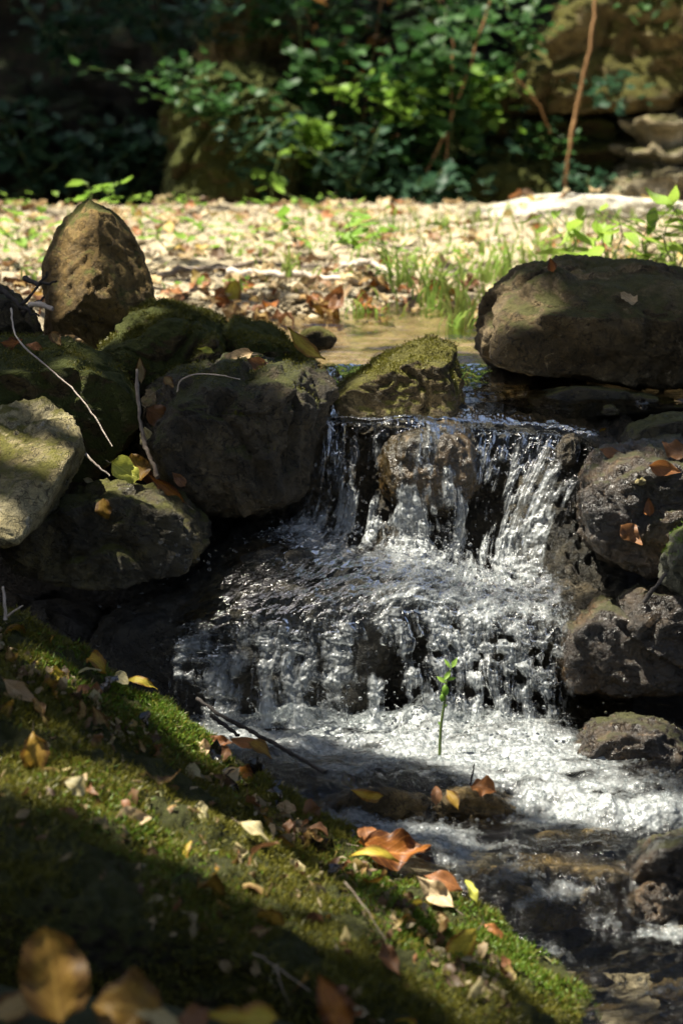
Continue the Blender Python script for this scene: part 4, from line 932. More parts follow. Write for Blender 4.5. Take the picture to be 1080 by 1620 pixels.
# middle shrub masses
for px, py0, Y, n, h, spd, sz, mt, lb in (
    (690, 335, 9.3, 7, .68, .10, .085, 'green', 'tall leafy green shrub in the middle of the far bank'),
    (590, 338, 9.45, 6, .62, .14, .075, 'green', 'loose green shrub left of the tallest middle shrub'),
    (500, 335, 9.5, 6, .74, .12, .07, 'green', 'bushy green shrub beside the mossy boulder'),
    (430, 300, 9.2, 3, .12, .10, .05, 'bluegreen', 'low dark creeper over the right flank of the mossy boulder'),
    (340, 190, 9.15, 5, .10, .16, .055, 'green', 'creeping plant on top of the mossy boulder'),
    (640, 345, 9.1, 4, .16, .12, .075, 'bluegreen', 'low leafy plant at the foot of the middle shrub'),
    (780, 345, 9.35, 3, .34, .08, .06, 'bluegreen', 'thin leafy plant in front of the mossy cliff base'),
    (930, 310, 9.2, 2, .08, .05, .06, 'bluegreen', 'tiny leafy plant at the foot of the leaning brown stem'),
    (820, 90, 9.5, 4, .2, .14, .05, 'green', 'creeper hanging on the left of the cliff bulge'),
    (750, 200, 9.4, 4, .2, .12, .055, 'bright', 'yellow-green plant between the middle shrub and the cliff'),
    (700, 60, 9.7, 5, .18, .2, .06, 'green', 'leafy branches along the top middle edge of the picture'),
    (560, 60, 9.7, 5, .2, .2, .06, 'green', 'leafy branches at the top left of the middle shrub'),
    (420, 60, 9.7, 4, .18, .12, .06, 'green', 'leafy branches in front of the high rounded ochre rock'),
    (330, 60, 9.7, 3, .15, .08, .055, 'bluegreen', 'few pale leaves left of the high rounded ochre rock'),
    (300, 150, 9.1, 4, .12, .12, .05, 'green', 'creeper trailing over the left shoulder of the mossy boulder'),
    (380, 250, 9.1, 4, .14, .12, .05, 'bluegreen', 'dull creeper across the front of the mossy boulder'),
    (480, 250, 9.2, 4, .14, .1, .055, 'bright', 'light green creeper on the right shoulder of the mossy boulder'),
    (560, 300, 9.1, 4, .2, .12, .06, 'bluegreen', 'blue-green low plant between mossy boulder and middle shrub'),
    (640, 200, 9.25, 4, .2, .12, .055, 'bright', 'yellow-green leaves lit up within the middle shrub'),
    (870, 250, 9.4, 3, .12, .12, .045, 'green', 'small creeper over the mossy cliff base'),
    (1020, 20, 9.5, 3, .08, .2, .05, 'green', 'thin leaves along the top of the cliff bulge'),
    (965, 160, 9.3, 2, .07, .03, .06, 'bluegreen', 'small grey-green plant growing on the cliff under the bulge')):
    plant('shrub' if h > .3 else 'plant', lb, 'shrub' if h > .3 else 'plant', P(px, py0, Y), shrub_stems(px, py0, Y, n, h, spd), None, sz, mt, 'ovate', .68, nl=int(7 + h * 14), cluster=3, spread=.1, sr=.004)
plant('plant', 'rusty dry foliage deep in the middle shrub', 'plant', P(560, 330, 9.7), shrub_stems(560, 330, 9.7, 6, .78, .16), None, .07, 'dryfern', 'lance', .35, nl=9, cluster=3, spread=.1, stemmat='stemb', sr=.004)
for px, py0, n, h, lb in ((60, 310, 6, .32, 'dark leafy plant at the far left of the shaded hillside foot'), (150, 312, 6, .28, 'dark leafy plant between two others at the left hillside foot'), (225, 316, 5, .30, 'dark leafy plant against the left flank of the mossy boulder'),
                          (110, 120, 5, .30, 'dim leafy plant high on the shaded left hillside'), (260, 90, 5, .35, 'dim leafy plant above the mossy boulder on the shaded hillside')):
    plant('plant', lb, 'plant', P(px, py0, 9.9 if py0 > 200 else 10.4), shrub_stems(px, py0, 9.9 if py0 > 200 else 10.4, n, h, .17), None, .075, 'bluegreen', 'ovate', .65, nl=10, cluster=3, spread=.13, sr=.004)
# vine with round bright leaves
e = plant('plant', 'drooping vine with four round bright leaves in front of the mossy boulder', 'plant', P(430, 250, 9.0), [[P(445, 235, 9.0), P(432, 285, 9.0), P(430, 320, 9.0)]], None, .06, 'bright', 'round', .95, nl=5, cluster=1, spread=.03)
# plants on the bank
e = plant('plant', 'bright flat-leaved plant rising behind the upright pointed stone', 'plant', P(150, 330, 7.2), [[P(140, 325, 7.2), P(145, 305, 7.2), P(135, 290, 7.2)], [P(175, 325, 7.2), P(172, 305, 7.2), P(185, 288, 7.2)]], None, .075, 'bright', 'lance', .42, nl=6, cluster=1, spread=.02, up=2.2)
for px, py, Y, n, lb in ((560, 395, 6.3, 3, 'small broad-leaved plant on the bank behind the pool'), (615, 400, 6.6, 3, 'broad-leaved plant beside the grass in the middle of the bank'), (470, 385, 7.0, 3, 'low bright plant on the left middle of the bank'), (265, 395, 6.6, 2, 'single pale green plant left on the gravel bank'), (30, 385, 6.8, 3, 'pale green plant near the left frame edge on the gravel'), (500, 345, 8.4, 2, 'tiny bright plant on the back edge of the gravel bank')):
    b = P(px, py, Y); plant('plant', lb, 'plant', b, [[b, b + [random.gauss(0, .03), 0, .04], b + [random.gauss(0, .07), random.gauss(0, .03), .08]] for _ in range(n)], None, .06, 'bright', 'ovate', .5, nl=4, cluster=1, spread=.02, up=1.6, sr=.002)
for px, py, Y, hh, lb in ((960, 405, 5.9, .13, 'tall bright leafy weed behind the large right boulder'), (1030, 408, 5.9, .13, 'leafy weed with yellowing leaves right of the tall weed'), (900, 400, 6.1, .12, 'long-leaved weed at the left of the weeds behind the right boulder'), (1070, 415, 5.8, .15, 'tall weed at the right frame edge behind the boulder')):
    b = P(px, py + 15, Y); plant('plant', lb, 'plant', b, [[b, b + [random.gauss(0, .03), 0, hh * .5], b + [random.gauss(0, .08), random.gauss(0, .03), hh]] for _ in range(3)], None, .10, 'weed', 'lance', .27, nl=5, cluster=1, spread=.02, up=1.2, sr=.0022)
# sprout in the pool
sp0 = P(695, 1188, 4.0)
e = empty('sprout', sp0, 'single green sprout with buds standing in the foam below the fall', 'sprout')
st = Acc(); s_ = [P(695, 1195, 4.0), P(697, 1150, 4.0), P(703, 1110, 4.0), P(706, 1080, 4.0), P(713, 1058, 4.0)]
p_ = catmull(np.array(s_), 24, 0); v, f = tube(p_, np.linspace(.0026, .0013, 24), 8); st.add(v[:-2], f); obj('stem', st.mesh('stem', M['stemg'], sp0), e)
fo = Acc()
for t_, yw, sz in ((23, -.5, .03), (23, .6, .026), (22, 2.6, .028), (18, -1.2, .02), (17, 1.0, .026), (13, .7, .014), (10, -.7, .012), (6, .6, .012)):
    q = Vector((0, -.8, .5)).normalized().to_track_quat('Z', 'Y') @ Matrix.Rotation(yw, 3, 'Z').to_quaternion(); add_leaf(fo, p_[t_], q, sz * .75, 'lance', .34, 7, 5)
obj('foliage', fo.mesh('foliage', LM['bright'], sp0), e)
for px, py, r_ in ((704, 1092, .007), (699, 1104, .005)):
    u_, f_ = ico(3); a = Acc(); a.add(u_ * np.array([r_ * .8, r_ * .8, r_ * 1.3]) + P(px, py, 3.995), f_); obj('bud', a.mesh('bud', LM['bright'], sp0), e)
# grass
def blades(acc, base, n, h, spread):
    for _ in range(n):
        b = np.array(base) + [random.gauss(0, spread), random.gauss(0, spread), 0]
        a = random.uniform(0, 6.28); ln = h * random.uniform(.5, 1.15); bend = random.uniform(.1, .9) * ln; wd = random.uniform(.0025, .0055)
        t = np.linspace(0, 1, 7); d = np.array([math.cos(a), math.sin(a), 0]); s = np.array([-math.sin(a), math.cos(a), 0]); s = s * .5 + np.array([.5, 0, 0])
        c = b + d * (bend * t ** 2)[:, None] + np.array([0, 0, 1]) * (ln * (t - .25 * t ** 3))[:, None]
        w = wd * (1 - t ** 1.6)[:, None] + .0003
        v = np.stack([c - s * w, c + s * w], 1).reshape(-1, 3); i = np.arange(6) * 2
        acc.add(v, np.stack([i, i + 1, i + 3, i + 2], -1), None)
for px, py, Y, n, h, lb in ((690, 470, 6.1, 34, .14, 'biggest grass tuft at the far pool edge left of the right boulder'), (740, 470, 5.9, 26, .13, 'grass tuft close to the left end of the right boulder'), (640, 450, 6.3, 22, .12, 'grass tuft left of the biggest tuft'), (800, 420, 6.3, 30, .10, 'grass tuft behind the left shoulder of the right boulder'), (450, 440, 6.4, 14, .08, 'sparse grass tuft at the left part of the pool edge'),
                            (950, 410, 6.2, 40, .10, 'dense grass patch behind the right boulder'), (1040, 410, 6.1, 40, .12, 'dense grass patch at the right frame edge'), (880, 405, 6.5, 30, .09, 'low grass left of the dense patch'), (570, 470, 6.0, 10, .06, 'few grass blades growing from the leaf line'), (720, 500, 5.75, 14, .07, 'short grass standing in the pool margin')):
    b = P(px, py, Y); z, _b = ground_z(np.array([b[0]]), np.array([Y])); b[2] = z[0] + .01
    a = Acc(); blades(a, b, int(n * 1.6), h * 1.25, (.018 if n < 16 else .028) + .012 * (n > 28)); o = obj('grass_tuft', a.mesh('grass_tuft', LM['grass'], b), loc=b); tag(o, lb, 'grass tuft')
a = Acc()
for _ in range(500):
    y = random.uniform(6.0, 8.0); x = random.uniform(.0, .16) * y if random.random() < .75 else random.uniform(-.14, .1) * y
    z, _b = ground_z(np.array([x]), np.array([y])); blades(a, (x, y, z[0] + .008), 2, .05, .02)
o = obj('grass', a.mesh('grass', LM['grass'])); tag(o, 'thin short grass growing through the gravel bank', 'grass', kind='stuff')
a = Acc()
for _ in range(420):
    y = random.uniform(6.0, 8.9); x = random.uniform(-.15, .15) * y
    if pnoise(np.array([[x * 3 + 3, y * 1.6, 2.0]]))[0] < .0 or (x > .25 and y > 7.3): continue
    z, _b = ground_z(np.array([x]), np.array([y]))
    for c in range(3): add_leaf(a, (x + random.gauss(0, .02), y + random.gauss(0, .02), z[0] + random.uniform(.01, .04)), rq(1.5), random.uniform(.018, .04), 'ovate', .55, 4, 3)
o = obj('ground_weeds', a.mesh('ground_weeds', LM['bright'])); tag(o, 'low bright weeds spread over the gravel bank', 'weeds', kind='stuff')
# moss and little tufts on the rocks
def moss_on(o, n, lmin, lmax, mat, nzmin=.35, wd=.0009):
    me = o.data; k = len(me.vertices); v = np.zeros(k * 3, np.float32); me.vertices.foreach_get('co', v); v = v.reshape(-1, 3).astype(float)
    nn = np.zeros(k * 3, np.float32); me.vertices.foreach_get('normal', nn); nn = nn.reshape(-1, 3).astype(float)
    w = sstep(nzmin, nzmin + .4, nn[:, 2]) * sstep(-.2, .3, fbm(v * 14 + 2, 3))
    mv, mf, tt = moss_blades(v, nn, n, w + 1e-9, lmin, lmax, wd, .7)
    m_ = obj('moss', mesh_from('moss', mv, mf, LM[mat], False, {'leafuv': np.zeros((len(mv), 3)), 'tint': tt}), o); m_['kind'] = 'stuff'
for o in list(COL.objects):
    lb = o.get('label', '')
    if lb.startswith('dark moss-covered'): moss_on(o, 14000, .003, .008, 'mossdark', .2)
    elif lb.startswith('low moss-covered'): moss_on(o, 9000, .003, .008, 'mossdark', .2)
    elif lb.startswith('squarish mossy'): moss_on(o, 7000, .002, .006, 'mossdark', .45)
    elif lb.startswith('flat-topped'): moss_on(o, 7000, .002, .006, 'mossdark', .4)
    elif lb.startswith('small pointed mossy'): moss_on(o, 1200, .002, .005, 'mossdark', .1)
    elif lb.startswith('big dark rounded'): moss_on(o, 3500, .002, .005, 'mossdark', .6)
    elif lb.startswith('grey lichened'): moss_on(o, 2500, .002, .006, 'moss', .3)

# ------------------------------------------------------------------ water (structure)
# upper pool
wx = np.linspace(-1.3, 1.4, 420); wy = np.linspace(4.62, 6.6, 420); WX, WY = np.meshgrid(wx, wy)
q = np.stack([WX.ravel(), WY.ravel(), 0 * WX.ravel()], -1)
near = sstep(5.5, 4.7, q[:, 1])
zz = .0015 + (.0022 + .005 * near) * fbm(q * np.array([10, 16, 1]), 3) + .003 * near * fbm(q * np.array([26, 40, 1]), 2)
o = obj('pool_water', mesh_from('pool_water', np.stack([q[:, 0], q[:, 1], zz], -1), grid_faces(420, 420), M['pool'], attrs={'foam': 0 * zz})); o['kind'] = 'structure'

# falling water
NR, NC = 640, 760
c3 = P(CTRL[..., 0], CTRL[..., 1], CTRL[..., 2])
s3 = catmull(catmull(c3, NR, 0), NC, 1); sn = grid_normals(s3)
if sn[int(NR * .85), NC // 2, 1] > 0: sn = -sn
DENS = [[1] * 9, [1] * 9, [1, .9, .6, .8, .8, .85, .9, .95, .9], [1, .5, -.1, .2, .5, .25, .45, .7, .5], [1, .75, .1, .7, .75, .35, .55, .85, .5], [1, 1, 1, 1, 1, 1, 1, 1, 1], [.9, 1, 1, 1, 1, 1, 1, 1, 1], [.72, .75, .8, .35, .6, .85, .75, .75, .65], [.5, .55, .65, .25, .55, .7, .55, .6, .55]]
AER = [[0] * 9, [.0] * 9, [.05, .03, .02, .04, .05, .04, .06, .08, .04], [.28, .15, .1, .3, .3, .2, .3, .35, .2], [.5, .45, .3, .55, .55, .35, .4, .45, .3], [.03, .04, .05, .3, .48, .5, .42, .4, .25], [.05, .08, .1, .18, .42, .6, .5, .42, .25], [.42, .45, .45, .28, .38, .5, .42, .4, .3], [.3, .3, .35, .3, .45, .55, .5, .5, .45]]
dens = catmull(catmull(np.array(DENS), NR, 0), NC, 1).ravel(); aer = np.clip(catmull(catmull(np.array(AER), NR, 0), NC, 1), 0, 1).ravel()
uu, vv = np.meshgrid(np.linspace(0, 1, NC), np.linspace(0, 1, NR)); U = uu.ravel() * .75; V = vv.ravel() * 1.15
fall = (sstep(.16, .3, vv) * (1 - sstep(.5, .6, vv)) + sstep(.72, .8, vv)).ravel()      # free-falling stretches
rate = .5 - .36 * np.clip(fall.reshape(NR, NC)[:, NC // 2] * 1.2, 0, 1); Vs = np.repeat(np.cumsum(rate) * (1.15 / NR), NC)
flow = np.stack([U + .010 * pnoise(np.stack([U * 8, V * 5, 0 * U], -1)) + .022 * pnoise(np.stack([U * 11, V * 14, 0 * U + 3], -1)) * .55 * sstep(.45, .8, vv.ravel()), Vs, 0 * U], -1)
stk = fbm(flow * np.array([27, 40, 1]), 4, .5)
stk2 = fbm(flow * np.array([90, 90, 1]) + 9, 2, .5)
lump = fbm(np.stack([U * 30, V * 30, 0 * U + 4], -1), 3, .42)
low2 = sstep(.6, .8, vv.ravel()) * (.25 + .75 * sstep(.42, .6, uu.ravel()))                                       # the lower fall breaks up in rounder, lumpier sheets
big = fbm(np.stack([U * 17 + .6 * lump, V * 13, 0 * U + 8], -1), 3, .5)
amp = .0016 + (.0058 - .0028 * low2) * fall
sheetp = s3.reshape(-1, 3) + sn.reshape(-1, 3) * (amp * stk + amp * .3 * stk2 + (.003 + .005 * np.clip(aer * 1.6, 0, 1)) * lump + .011 * big * fall * (.35 + .65 * low2) + .004)[:, None]
edge = np.minimum(uu, 1 - uu).ravel()
mk = dens + (.85 - .5 * low2) * stk * fall + .25 * stk2 * fall + .6 * lump * fall * low2 + .85 * big * fall * low2 + .35 * lump * fall - .40
mk -= (1 - sstep(0, .09, edge)) * sstep(.2, .3, vv.ravel()) * (.75 + .9 * lump + .5 * stk)
fq = grid_faces(NR, NC); keep = (mk[fq].mean(1) > -.16); fq = fq[keep]
used = np.unique(fq); remap = -np.ones(len(sheetp), int); remap[used] = np.arange(len(used))
foamv = np.clip(aer * (1.1 + .9 * stk) + .7 * aer * lump + .16 * stk * fall + .05 * fall, 0, 1) * (1 - .2 * low2)
o = obj('waterfall', mesh_from('waterfall', sheetp[used], remap[fq], M['fall'], attrs={'foam': foamv[used], 'flow': flow[used] * np.array([3, 3, 1]), 'thick': (sstep(-.14, .16, mk) * sstep(.0, .07, edge + .03 * lump))[used]})); o['kind'] = 'structure'

# falling strands and drops
rngs = np.random.default_rng(11)
drops = []
acc = Acc()
cand = np.nonzero((mk > -.25) & (mk < .1) & (fall > .5))[0]
for i in rngs.choice(cand, 90):
    r0, c0 = divmod(i, NC); ln = int(rngs.uniform(12, 75)); r1 = min(NR - 1, r0 + ln)
    if r1 - r0 < 8: continue
    path = s3[r0:r1:3, c0] + np.array([0, -.004, 0]) + rngs.normal(0, .0008, (len(range(r0, r1, 3)), 3)) + rngs.normal(0, .003, 3)
    n = len(path); rad = (.0009 + .0016 * rngs.random()) * (1 + .55 * np.sin(np.arange(n) * rngs.uniform(.8, 1.8) + rngs.uniform(0, 6))) * np.sin(np.linspace(.15, math.pi - .1, n)) ** .5
    v, f = tube(path, np.maximum(rad, .0002), 6); acc.add(v[:-2], f)
o = obj('water_strands', acc.mesh('water_strands', M['drop'])); tag(o, 'thin strands of water breaking off the falls', 'water', kind='stuff')
acc = Acc(); u2, f2 = ico(2)
wts = fall * (mk < .5) + .05 * (vv.ravel() > .45)
for i in rngs.choice(len(wts), 900, p=wts / wts.sum()):
    c = s3.reshape(-1, 3)[i] + np.array([rngs.normal(0, .008), -abs(rngs.normal(0, .02)), rngs.normal(0, .012)]); s = .0009 + .0022 * rngs.random() ** 3
    acc.add(u2 * np.array([s, s, s * rngs.uniform(1, 1.7)]) + c, f2)
for (px, py, Y, n, sx, sy) in ((535, 840, 4.38, 120, 45, 25), (640, 860, 4.34, 110, 40, 25), (730, 880, 4.33, 90, 40, 25), (480, 860, 4.33, 60, 60, 22), (200, 950, 4.26, 60, 45, 55), (300, 890, 4.2, 40, 40, 25), (560, 1110, 4.1, 120, 180, 25), (800, 1150, 4.1, 120, 90, 25), (690, 990, 4.15, 80, 120, 30)):
    for k in range(n):
        s = .001 + .003 * rngs.random() ** 3
        acc.add(u2 * s + P(px + rngs.normal(0, sx), py + rngs.normal(0, sy), Y + rngs.normal(0, .02)), f2)
o = obj('water_drops', acc.mesh('water_drops', M['drop'])); tag(o, 'spray of water drops around the falls', 'water', kind='stuff')

# lower stream: pool with foam, then two small steps down to the right
wx = np.linspace(-.75, 1.0, 640); wy = np.linspace(2.3, 4.42, 760); WX, WY = np.meshgrid(wx, wy)
xx, yy = WX.ravel(), WY.ravel()
st1 = 3.80 + .04 * np.sin(xx * 9) + .02 * np.sin(xx * 23 + 1); st2 = 3.57 + .03 * np.sin(xx * 8 + 2) - .25 * sstep(.1, -.2, xx)
z0 = -.468 - .035 * sstep(st1 + .03, st1 - .05, yy) - .085 * sstep(st2 + .03, st2 - .06, yy) - .03 * sstep(3.5, 2.9, yy)
wp = np.stack([xx, yy, z0], -1); px, py = proj(wp)
G = lambda cx, cy, sx, sy, a=0: gauss(cx, cy, sx, sy, a, px, py)
foam = (1.0 * G(560, 1150, 210, 34) + .9 * G(850, 1185, 140, 34) + .55 * G(650, 1195, 220, 30) + .8 * G(430, 1150, 120, 28) + 1.0 * G(960, 1270, 150, 36) + .75 * G(940, 1292, 110, 20) + .55 * G(820, 1225, 120, 30)
        + .6 * G(640, 1318, 130, 20, 12) + .42 * G(590, 1300, 90, 18, 8) + .3 * G(800, 1390, 90, 30) + .4 * G(930, 1405, 90, 22) + .4 * G(1040, 1395, 60, 22) + .3 * G(760, 1345, 60, 18) + .35 * G(690, 1330, 60, 40, 30) + .65 * G(1010, 1465, 100, 26, 14) + .4 * G(1060, 1560, 70, 16) + .5 * G(850, 1425, 80, 12) + .4 * G(900, 1510, 70, 14, 20) + .25 * G(540, 1225, 60, 14))
fl = fbm(wp * np.array([14, 26, 1]), 4)
foam = np.clip(foam * (1.05 + .9 * fl) - .05, 0, 1)
heap = .035 * G(670, 1140, 34, 26) + .018 * G(480, 1135, 60, 18) + .018 * G(790, 1160, 80, 20) + .012 * G(950, 1290, 110, 16)
stp = np.exp(-((yy - st2) / .09) ** 2) + np.exp(-((yy - st1) / .07) ** 2)
near = sstep(3.75, 3.3, yy)
zl = z0 + heap * (1 + .4 * fbm(wp * 30, 3)) + .012 * fbm(wp * np.array([9, 14, 1]), 3) + .0045 * foam * fbm(wp * np.array([34, 40, 1]) + 3, 3, .55) + .009 * stp * fbm(wp * np.array([40, 12, 1]), 3) \
     + .014 * near * fbm((wp[:, [0, 1, 2]] @ np.array([[.8, -.6, 0], [.6, .8, 0], [0, 0, 1]])) * np.array([9, 30, 1]), 3)
o = obj('stream_water', mesh_from('stream_water', np.stack([xx, yy, zl], -1), grid_faces(760, 640), M['stream'], attrs={'foam': foam})); o['kind'] = 'structure'
acc = Acc()
vis = (px > -20) & (px < 1100) & (py < 1640)
w = np.clip(foam, 0, 1) ** 1.2 * vis; w[foam < .08] = 0; w /= w.sum()
for i in rngs.choice(len(w), 7500, p=w):
    s = .0009 + .0028 * rngs.random() ** 3
    acc.add(ico(2)[0] * s + np.array([xx[i] + rngs.normal(0, .002), yy[i] + rngs.normal(0, .002), zl[i] + s * .1]), ico(2)[1])
w = (aer > .12) * (1 - fall) * (vv.ravel() > .5) * aer; w /= w.sum()
for i in rngs.choice(len(w), 1600, p=w):
    s = .0008 + .002 * rngs.random() ** 3; acc.add(ico(2)[0] * s + sheetp[i] + rngs.normal(0, .001, 3), ico(2)[1])
o = obj('foam_bubbles', acc.mesh('foam_bubbles', M['bubble'])); tag(o, 'white bubbles floating on the churned water under the falls', 'foam', kind='stuff')

# ------------------------------------------------------------------ unseen trees added for shade, crowns thinned and thickened to place sun patches
LIT = [  # photo pixel, distance, radius in metres, share of leaves cut out to let sun in
 (50, 700, 4.25, .13, 1), (40, 655, 4.35, .12, 1), (100, 690, 4.28, .06, 1), (20, 790, 4.1, .09, .95), (480, 585, 4.56, .075, .97), (420, 570, 4.58, .045, .9), (660, 560, 4.6, .10, 1), (830, 450, 4.85, .1, 1), (785, 490, 4.86, .1, 1), (900, 440, 4.87, .05, 1), (110, 380, 4.9, .035, .7), (280, 480, 4.8, .05, .9),
 (520, 740, 4.5, .07, .95), (640, 700, 4.5, .08, .95), (840, 790, 4.45, .13, .97), (740, 720, 4.5, .07, .95), (620, 860, 4.4, .08, 1), (470, 880, 4.33, .10, .95), (800, 930, 4.3, .11, .95), (690, 990, 4.2, .11, 1), (440, 980, 4.22, .07, .95), (800, 1050, 4.2, .09, .9), (330, 1040, 4.19, .09, .95), (430, 1060, 4.18, .09, .95), (270, 1080, 4.18, .06, .9),
 (640, 1150, 4.15, .14, 1), (760, 1180, 4.1, .12, 1), (520, 1160, 4.12, .1, .97), (450, 1160, 4.1, .07, .95), (830, 1210, 4.0, .13, .95), (950, 1275, 3.85, .09, .95), (980, 1280, 3.85, .14, .8), (620, 1250, 3.9, .08, .8),
 (960, 760, 4.3, .10, .96), (1040, 800, 4.3, .09, .9), (1020, 1030, 4.2, .08, .97), (980, 1165, 4.1, .10, .97),
 (130, 1080, 3.92, .06, 1), (260, 1130, 3.9, .08, 1), (210, 1085, 3.92, .04, 1), (380, 1230, 3.8, .06, .8), (560, 1350, 3.65, .07, .95), (640, 1400, 3.55, .07, .95), (760, 1470, 3.45, .08, .95), (860, 1525, 3.36, .06, .95), (728, 1510, 3.25, .05, .95), (240, 1320, 3.2, .09, .85), (400, 1330, 3.4, .07, .9), (100, 1230, 3.3, .08, .8), (400, 1400, 3.1, .05, .8), (620, 1350, 3.6, .06, 1),
 (1000, 1470, 3.4, .09, .9), (890, 1370, 3.6, .10, .75), (90, 1530, 2.42, .05, .7),
 (150, 1200, 3.3, .22, .5), (330, 1330, 3.3, .22, .55), (200, 1340, 3.05, .22, .5), (430, 1470, 3.0, .2, .5), (560, 1450, 3.2, .22, .55), (700, 1500, 3.2, .15, .6), (250, 1420, 2.95, .3, .55), (480, 1540, 2.95, .15, .4), (700, 240, 9.4, .35, .55), (500, 200, 9.4, .35, .45), (880, 200, 9.9, .4, .6), (350, 120, 9.4, .25, .6), (930, 780, 4.4, .12, .7), (950, 1050, 4.2, .15, .6), (900, 1500, 3.4, .25, .8), (1000, 1350, 3.6, .22, .75), (980, 1580, 3.2, .2, .8), (800, 1330, 3.65, .15, .75),
 (100, 556, 4.55, .08, .8), (190, 350, 4.85, .05, .8), (300, 575, 4.5, .05, .8), (160, 470, 4.9, .08, .9), (200, 860, 4.25, .12, .6), (640, 620, 4.55, .07, .9),
 (300, 955, 4.25, .1, .9), (220, 990, 4.25, .07, .8), (380, 930, 4.28, .08, .9), (230, 770, 4.3, .07, .8), (200, 745, 4.3, .03, 1),
 (1050, 230, 9.4, .42, 1), (1000, 300, 9.3, .25, .9), (990, 60, 9.6, .24, .93), (850, 80, 9.6, .16, .85), (830, 200, 9.7, .16, .75), (690, 160, 9.2, .2, .75), (560, 220, 9.3, .18, .6), (340, 150, 9.3, .16, .75), (300, 240, 9.3, .1, .6), (430, 290, 9.0, .08, .9), (900, 200, 9.6, .16, .5)]
S = np.array(SUN_DIR)
DG[0] = None
def spot(a, b, c):                                           # the real surface at that point of the photograph
    q = np.array(cast(min(max(a, 4), 1076), min(max(b, 4), 1616))[0]); return q if abs(q[1] - c) < .45 else P(a, b, c)
LB = np.array([spot(a, b, c) for a, b, c, r, p in LIT]); LR = np.array([r for *_, r, p in LIT]); LPb = np.array([p for *_, p in LIT])
SHADE = [(390, 720, 4.36, .11, .4), (1030, 520, 4.8, .16, .8), (60, 970, 4.4, .13, 1), (150, 1540, 2.9, .24, .8), (420, 1560, 2.95, .12, .5)]  # spots darkened by added leaves overhead
def crown_leaves(n, cx, cy, cz, rx, ry, rz, seed):
    rg = np.random.default_rng(seed)
    d = rg.normal(size=(n, 3)); d /= np.linalg.norm(d, axis=1)[:, None]
    p = d * (rg.random((n, 1)) ** .4) * np.array([rx, ry, rz]) + np.array([cx, cy, cz])
    p = p[(p[:, 2] > 3.0) & ((p[:, 1] < 6.6) | (p[:, 2] > 6.6) | (np.abs(p[:, 0]) > 2.6))]  # leaves cut away so the stream water mirrors open sky
    keep = np.ones(len(p), bool)
    for B, r, pr in zip(LB, LR, LPb):
        w = p - B; t = w @ S; dist = np.linalg.norm(w - t[:, None] * S, axis=1)
        keep &= ~((dist < r + .03) & (rg.random(len(p)) < pr))
    gnd = p - S * (p[:, 2:3] / S[2])
    band = (gnd[:, 1] > 5.15) & (gnd[:, 1] < 8.95 + .2 * pnoise(gnd * 2.0)) & (gnd[:, 0] > -2.6) & (gnd[:, 0] < 2.6)
    sh = pnoise(gnd * np.array([2.2, 3.5, 1]) + 7)
    keep &= ~(band & (rg.random(len(p)) < np.where(sh > .17, .84, .985)))
    p = p[keep]
    if seed == 1:                                            # extra unseen leaves added up-sun of the SHADE spots to darken them
        ex = []
        for a, b, c, r_, dn in SHADE:
            B = spot(a, b, c); k = int(90 * dn * (r_ / .13) ** 2); t = rg.uniform(5.0, 6.6, (k, 1)); ex.append(B + S * t + rg.normal(0, r_ * .5, (k, 3)))
        p = np.concatenate([p] + ex)
    return p, rg
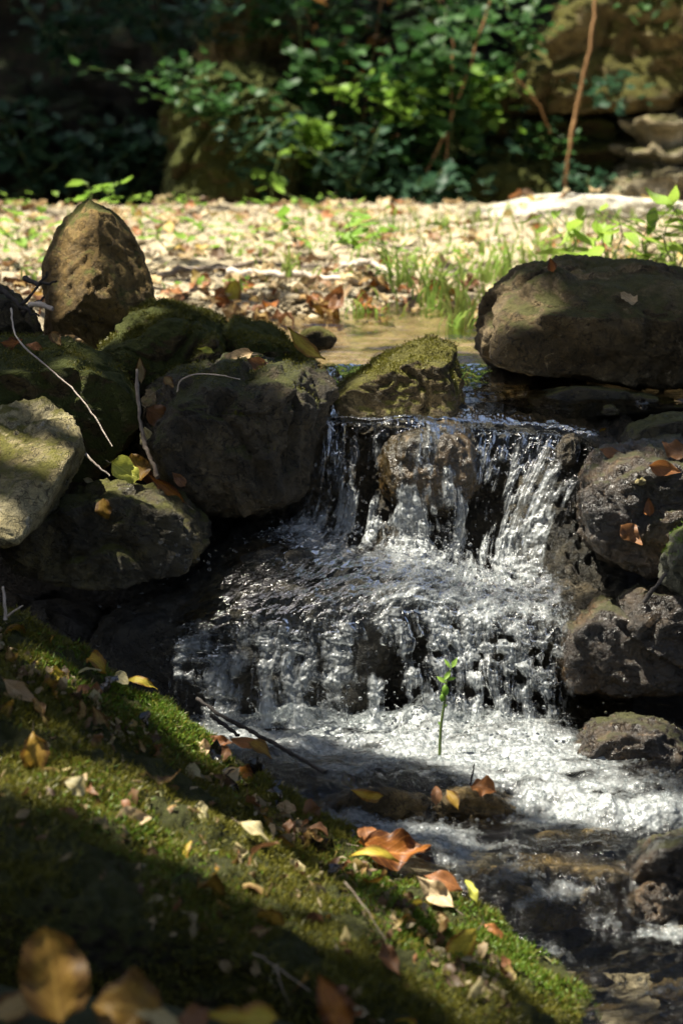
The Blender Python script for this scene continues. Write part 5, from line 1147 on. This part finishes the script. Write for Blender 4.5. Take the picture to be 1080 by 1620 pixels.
def tree(label, base, crown, n, seed):
    base = np.array(base, float); e = empty('tree', base, label, 'tree')
    cx, cy, cz, rx, ry, rz = crown; tr = Acc()
    top = np.array([cx, cy, cz + .2 * rz]); pth = catmull(np.array([base, base * .75 + top * .25 + [.0, 0, .8], (base + top) / 2 + [0, 0, .8], top]), 24, 0)
    v, f = tube(pth, np.linspace(.2, .05, 24), 12); tr.add(v[:-2], f)
    rs = random.Random(seed)
    for k in range(9):
        s = pth[10 + k]; tip = np.array([cx + rs.uniform(-.75, .75) * rx, cy + rs.uniform(-.75, .75) * ry, cz + rs.uniform(-.2, .6) * rz])
        v, f = tube(catmull(np.array([s, (s + tip) / 2 + [0, 0, .4], tip]), 12, 0), np.linspace(.06, .012, 12), 7); tr.add(v[:-2], f)
    obj('trunk', tr.mesh('trunk', M['bark'], base), e)
    p, rg = crown_leaves(n, *crown, seed); k = len(p)
    nn = rg.normal(0, .55, (k, 3)); nn[:, 2] += 1; nn /= np.linalg.norm(nn, axis=1)[:, None]
    a = np.cross(nn, rg.normal(size=(k, 3))); a /= np.linalg.norm(a, axis=1)[:, None]; b = np.cross(nn, a)
    sz = rg.uniform(.05, .1, (k, 1))
    v = np.stack([p - a * sz, p - b * sz * .55 - a * sz * .1, p + a * sz * 1.1 - nn * sz * .25, p + b * sz * .55 - a * sz * .1], 1).reshape(-1, 3)
    me = mesh_from('crown', v - base, np.arange(4 * k).reshape(k, 4), LM['canopy'], False, {'leafuv': np.zeros((4 * k, 3)), 'tint': np.repeat(rg.random(k), 4)})
    obj('crown', me, e)
# unseen crowns set up-sun so their shadow falls on the glen
off = S * (5.5 / S[2])
tree('unseen leafy tree on the left bank, crown shaped to dapple the cascade', (-3.6, 6.3, .2), (-1.6 + off[0] * .5, 4.0 + off[1], 5.4, 3.4, 3.0, 1.7), 17000, 1)
tree('unseen leafy tree on the right bank, crown shaped to dapple the boulders', (3.4, 5.6, .3), (1.6 + off[0], 4.3 + off[1], 5.9, 3.0, 3.0, 1.7), 16000, 2)
tree('unseen leafy tree at the far left hillside foot, added to shade the background', (-3.4, 10.3, .2), (-1.8 + off[0], 10.2 + off[1], 7.7, 3.4, 3.0, 1.9), 14000, 3)
tree('unseen leafy tree on the hillside above the cliff, added to shade the background', (3.0, 11.6, 1.6), (1.6 + off[0], 10.6 + off[1], 7.9, 3.2, 2.8, 1.8), 13000, 4)
tree('unseen leafy tree at the near left, crown shaped to dapple the mossy bank', (-2.6, 1.2, -.3), (-.6 + off[0], 1.8 + off[1], 5.6, 3.6, 2.4, 1.6), 13000, 5)
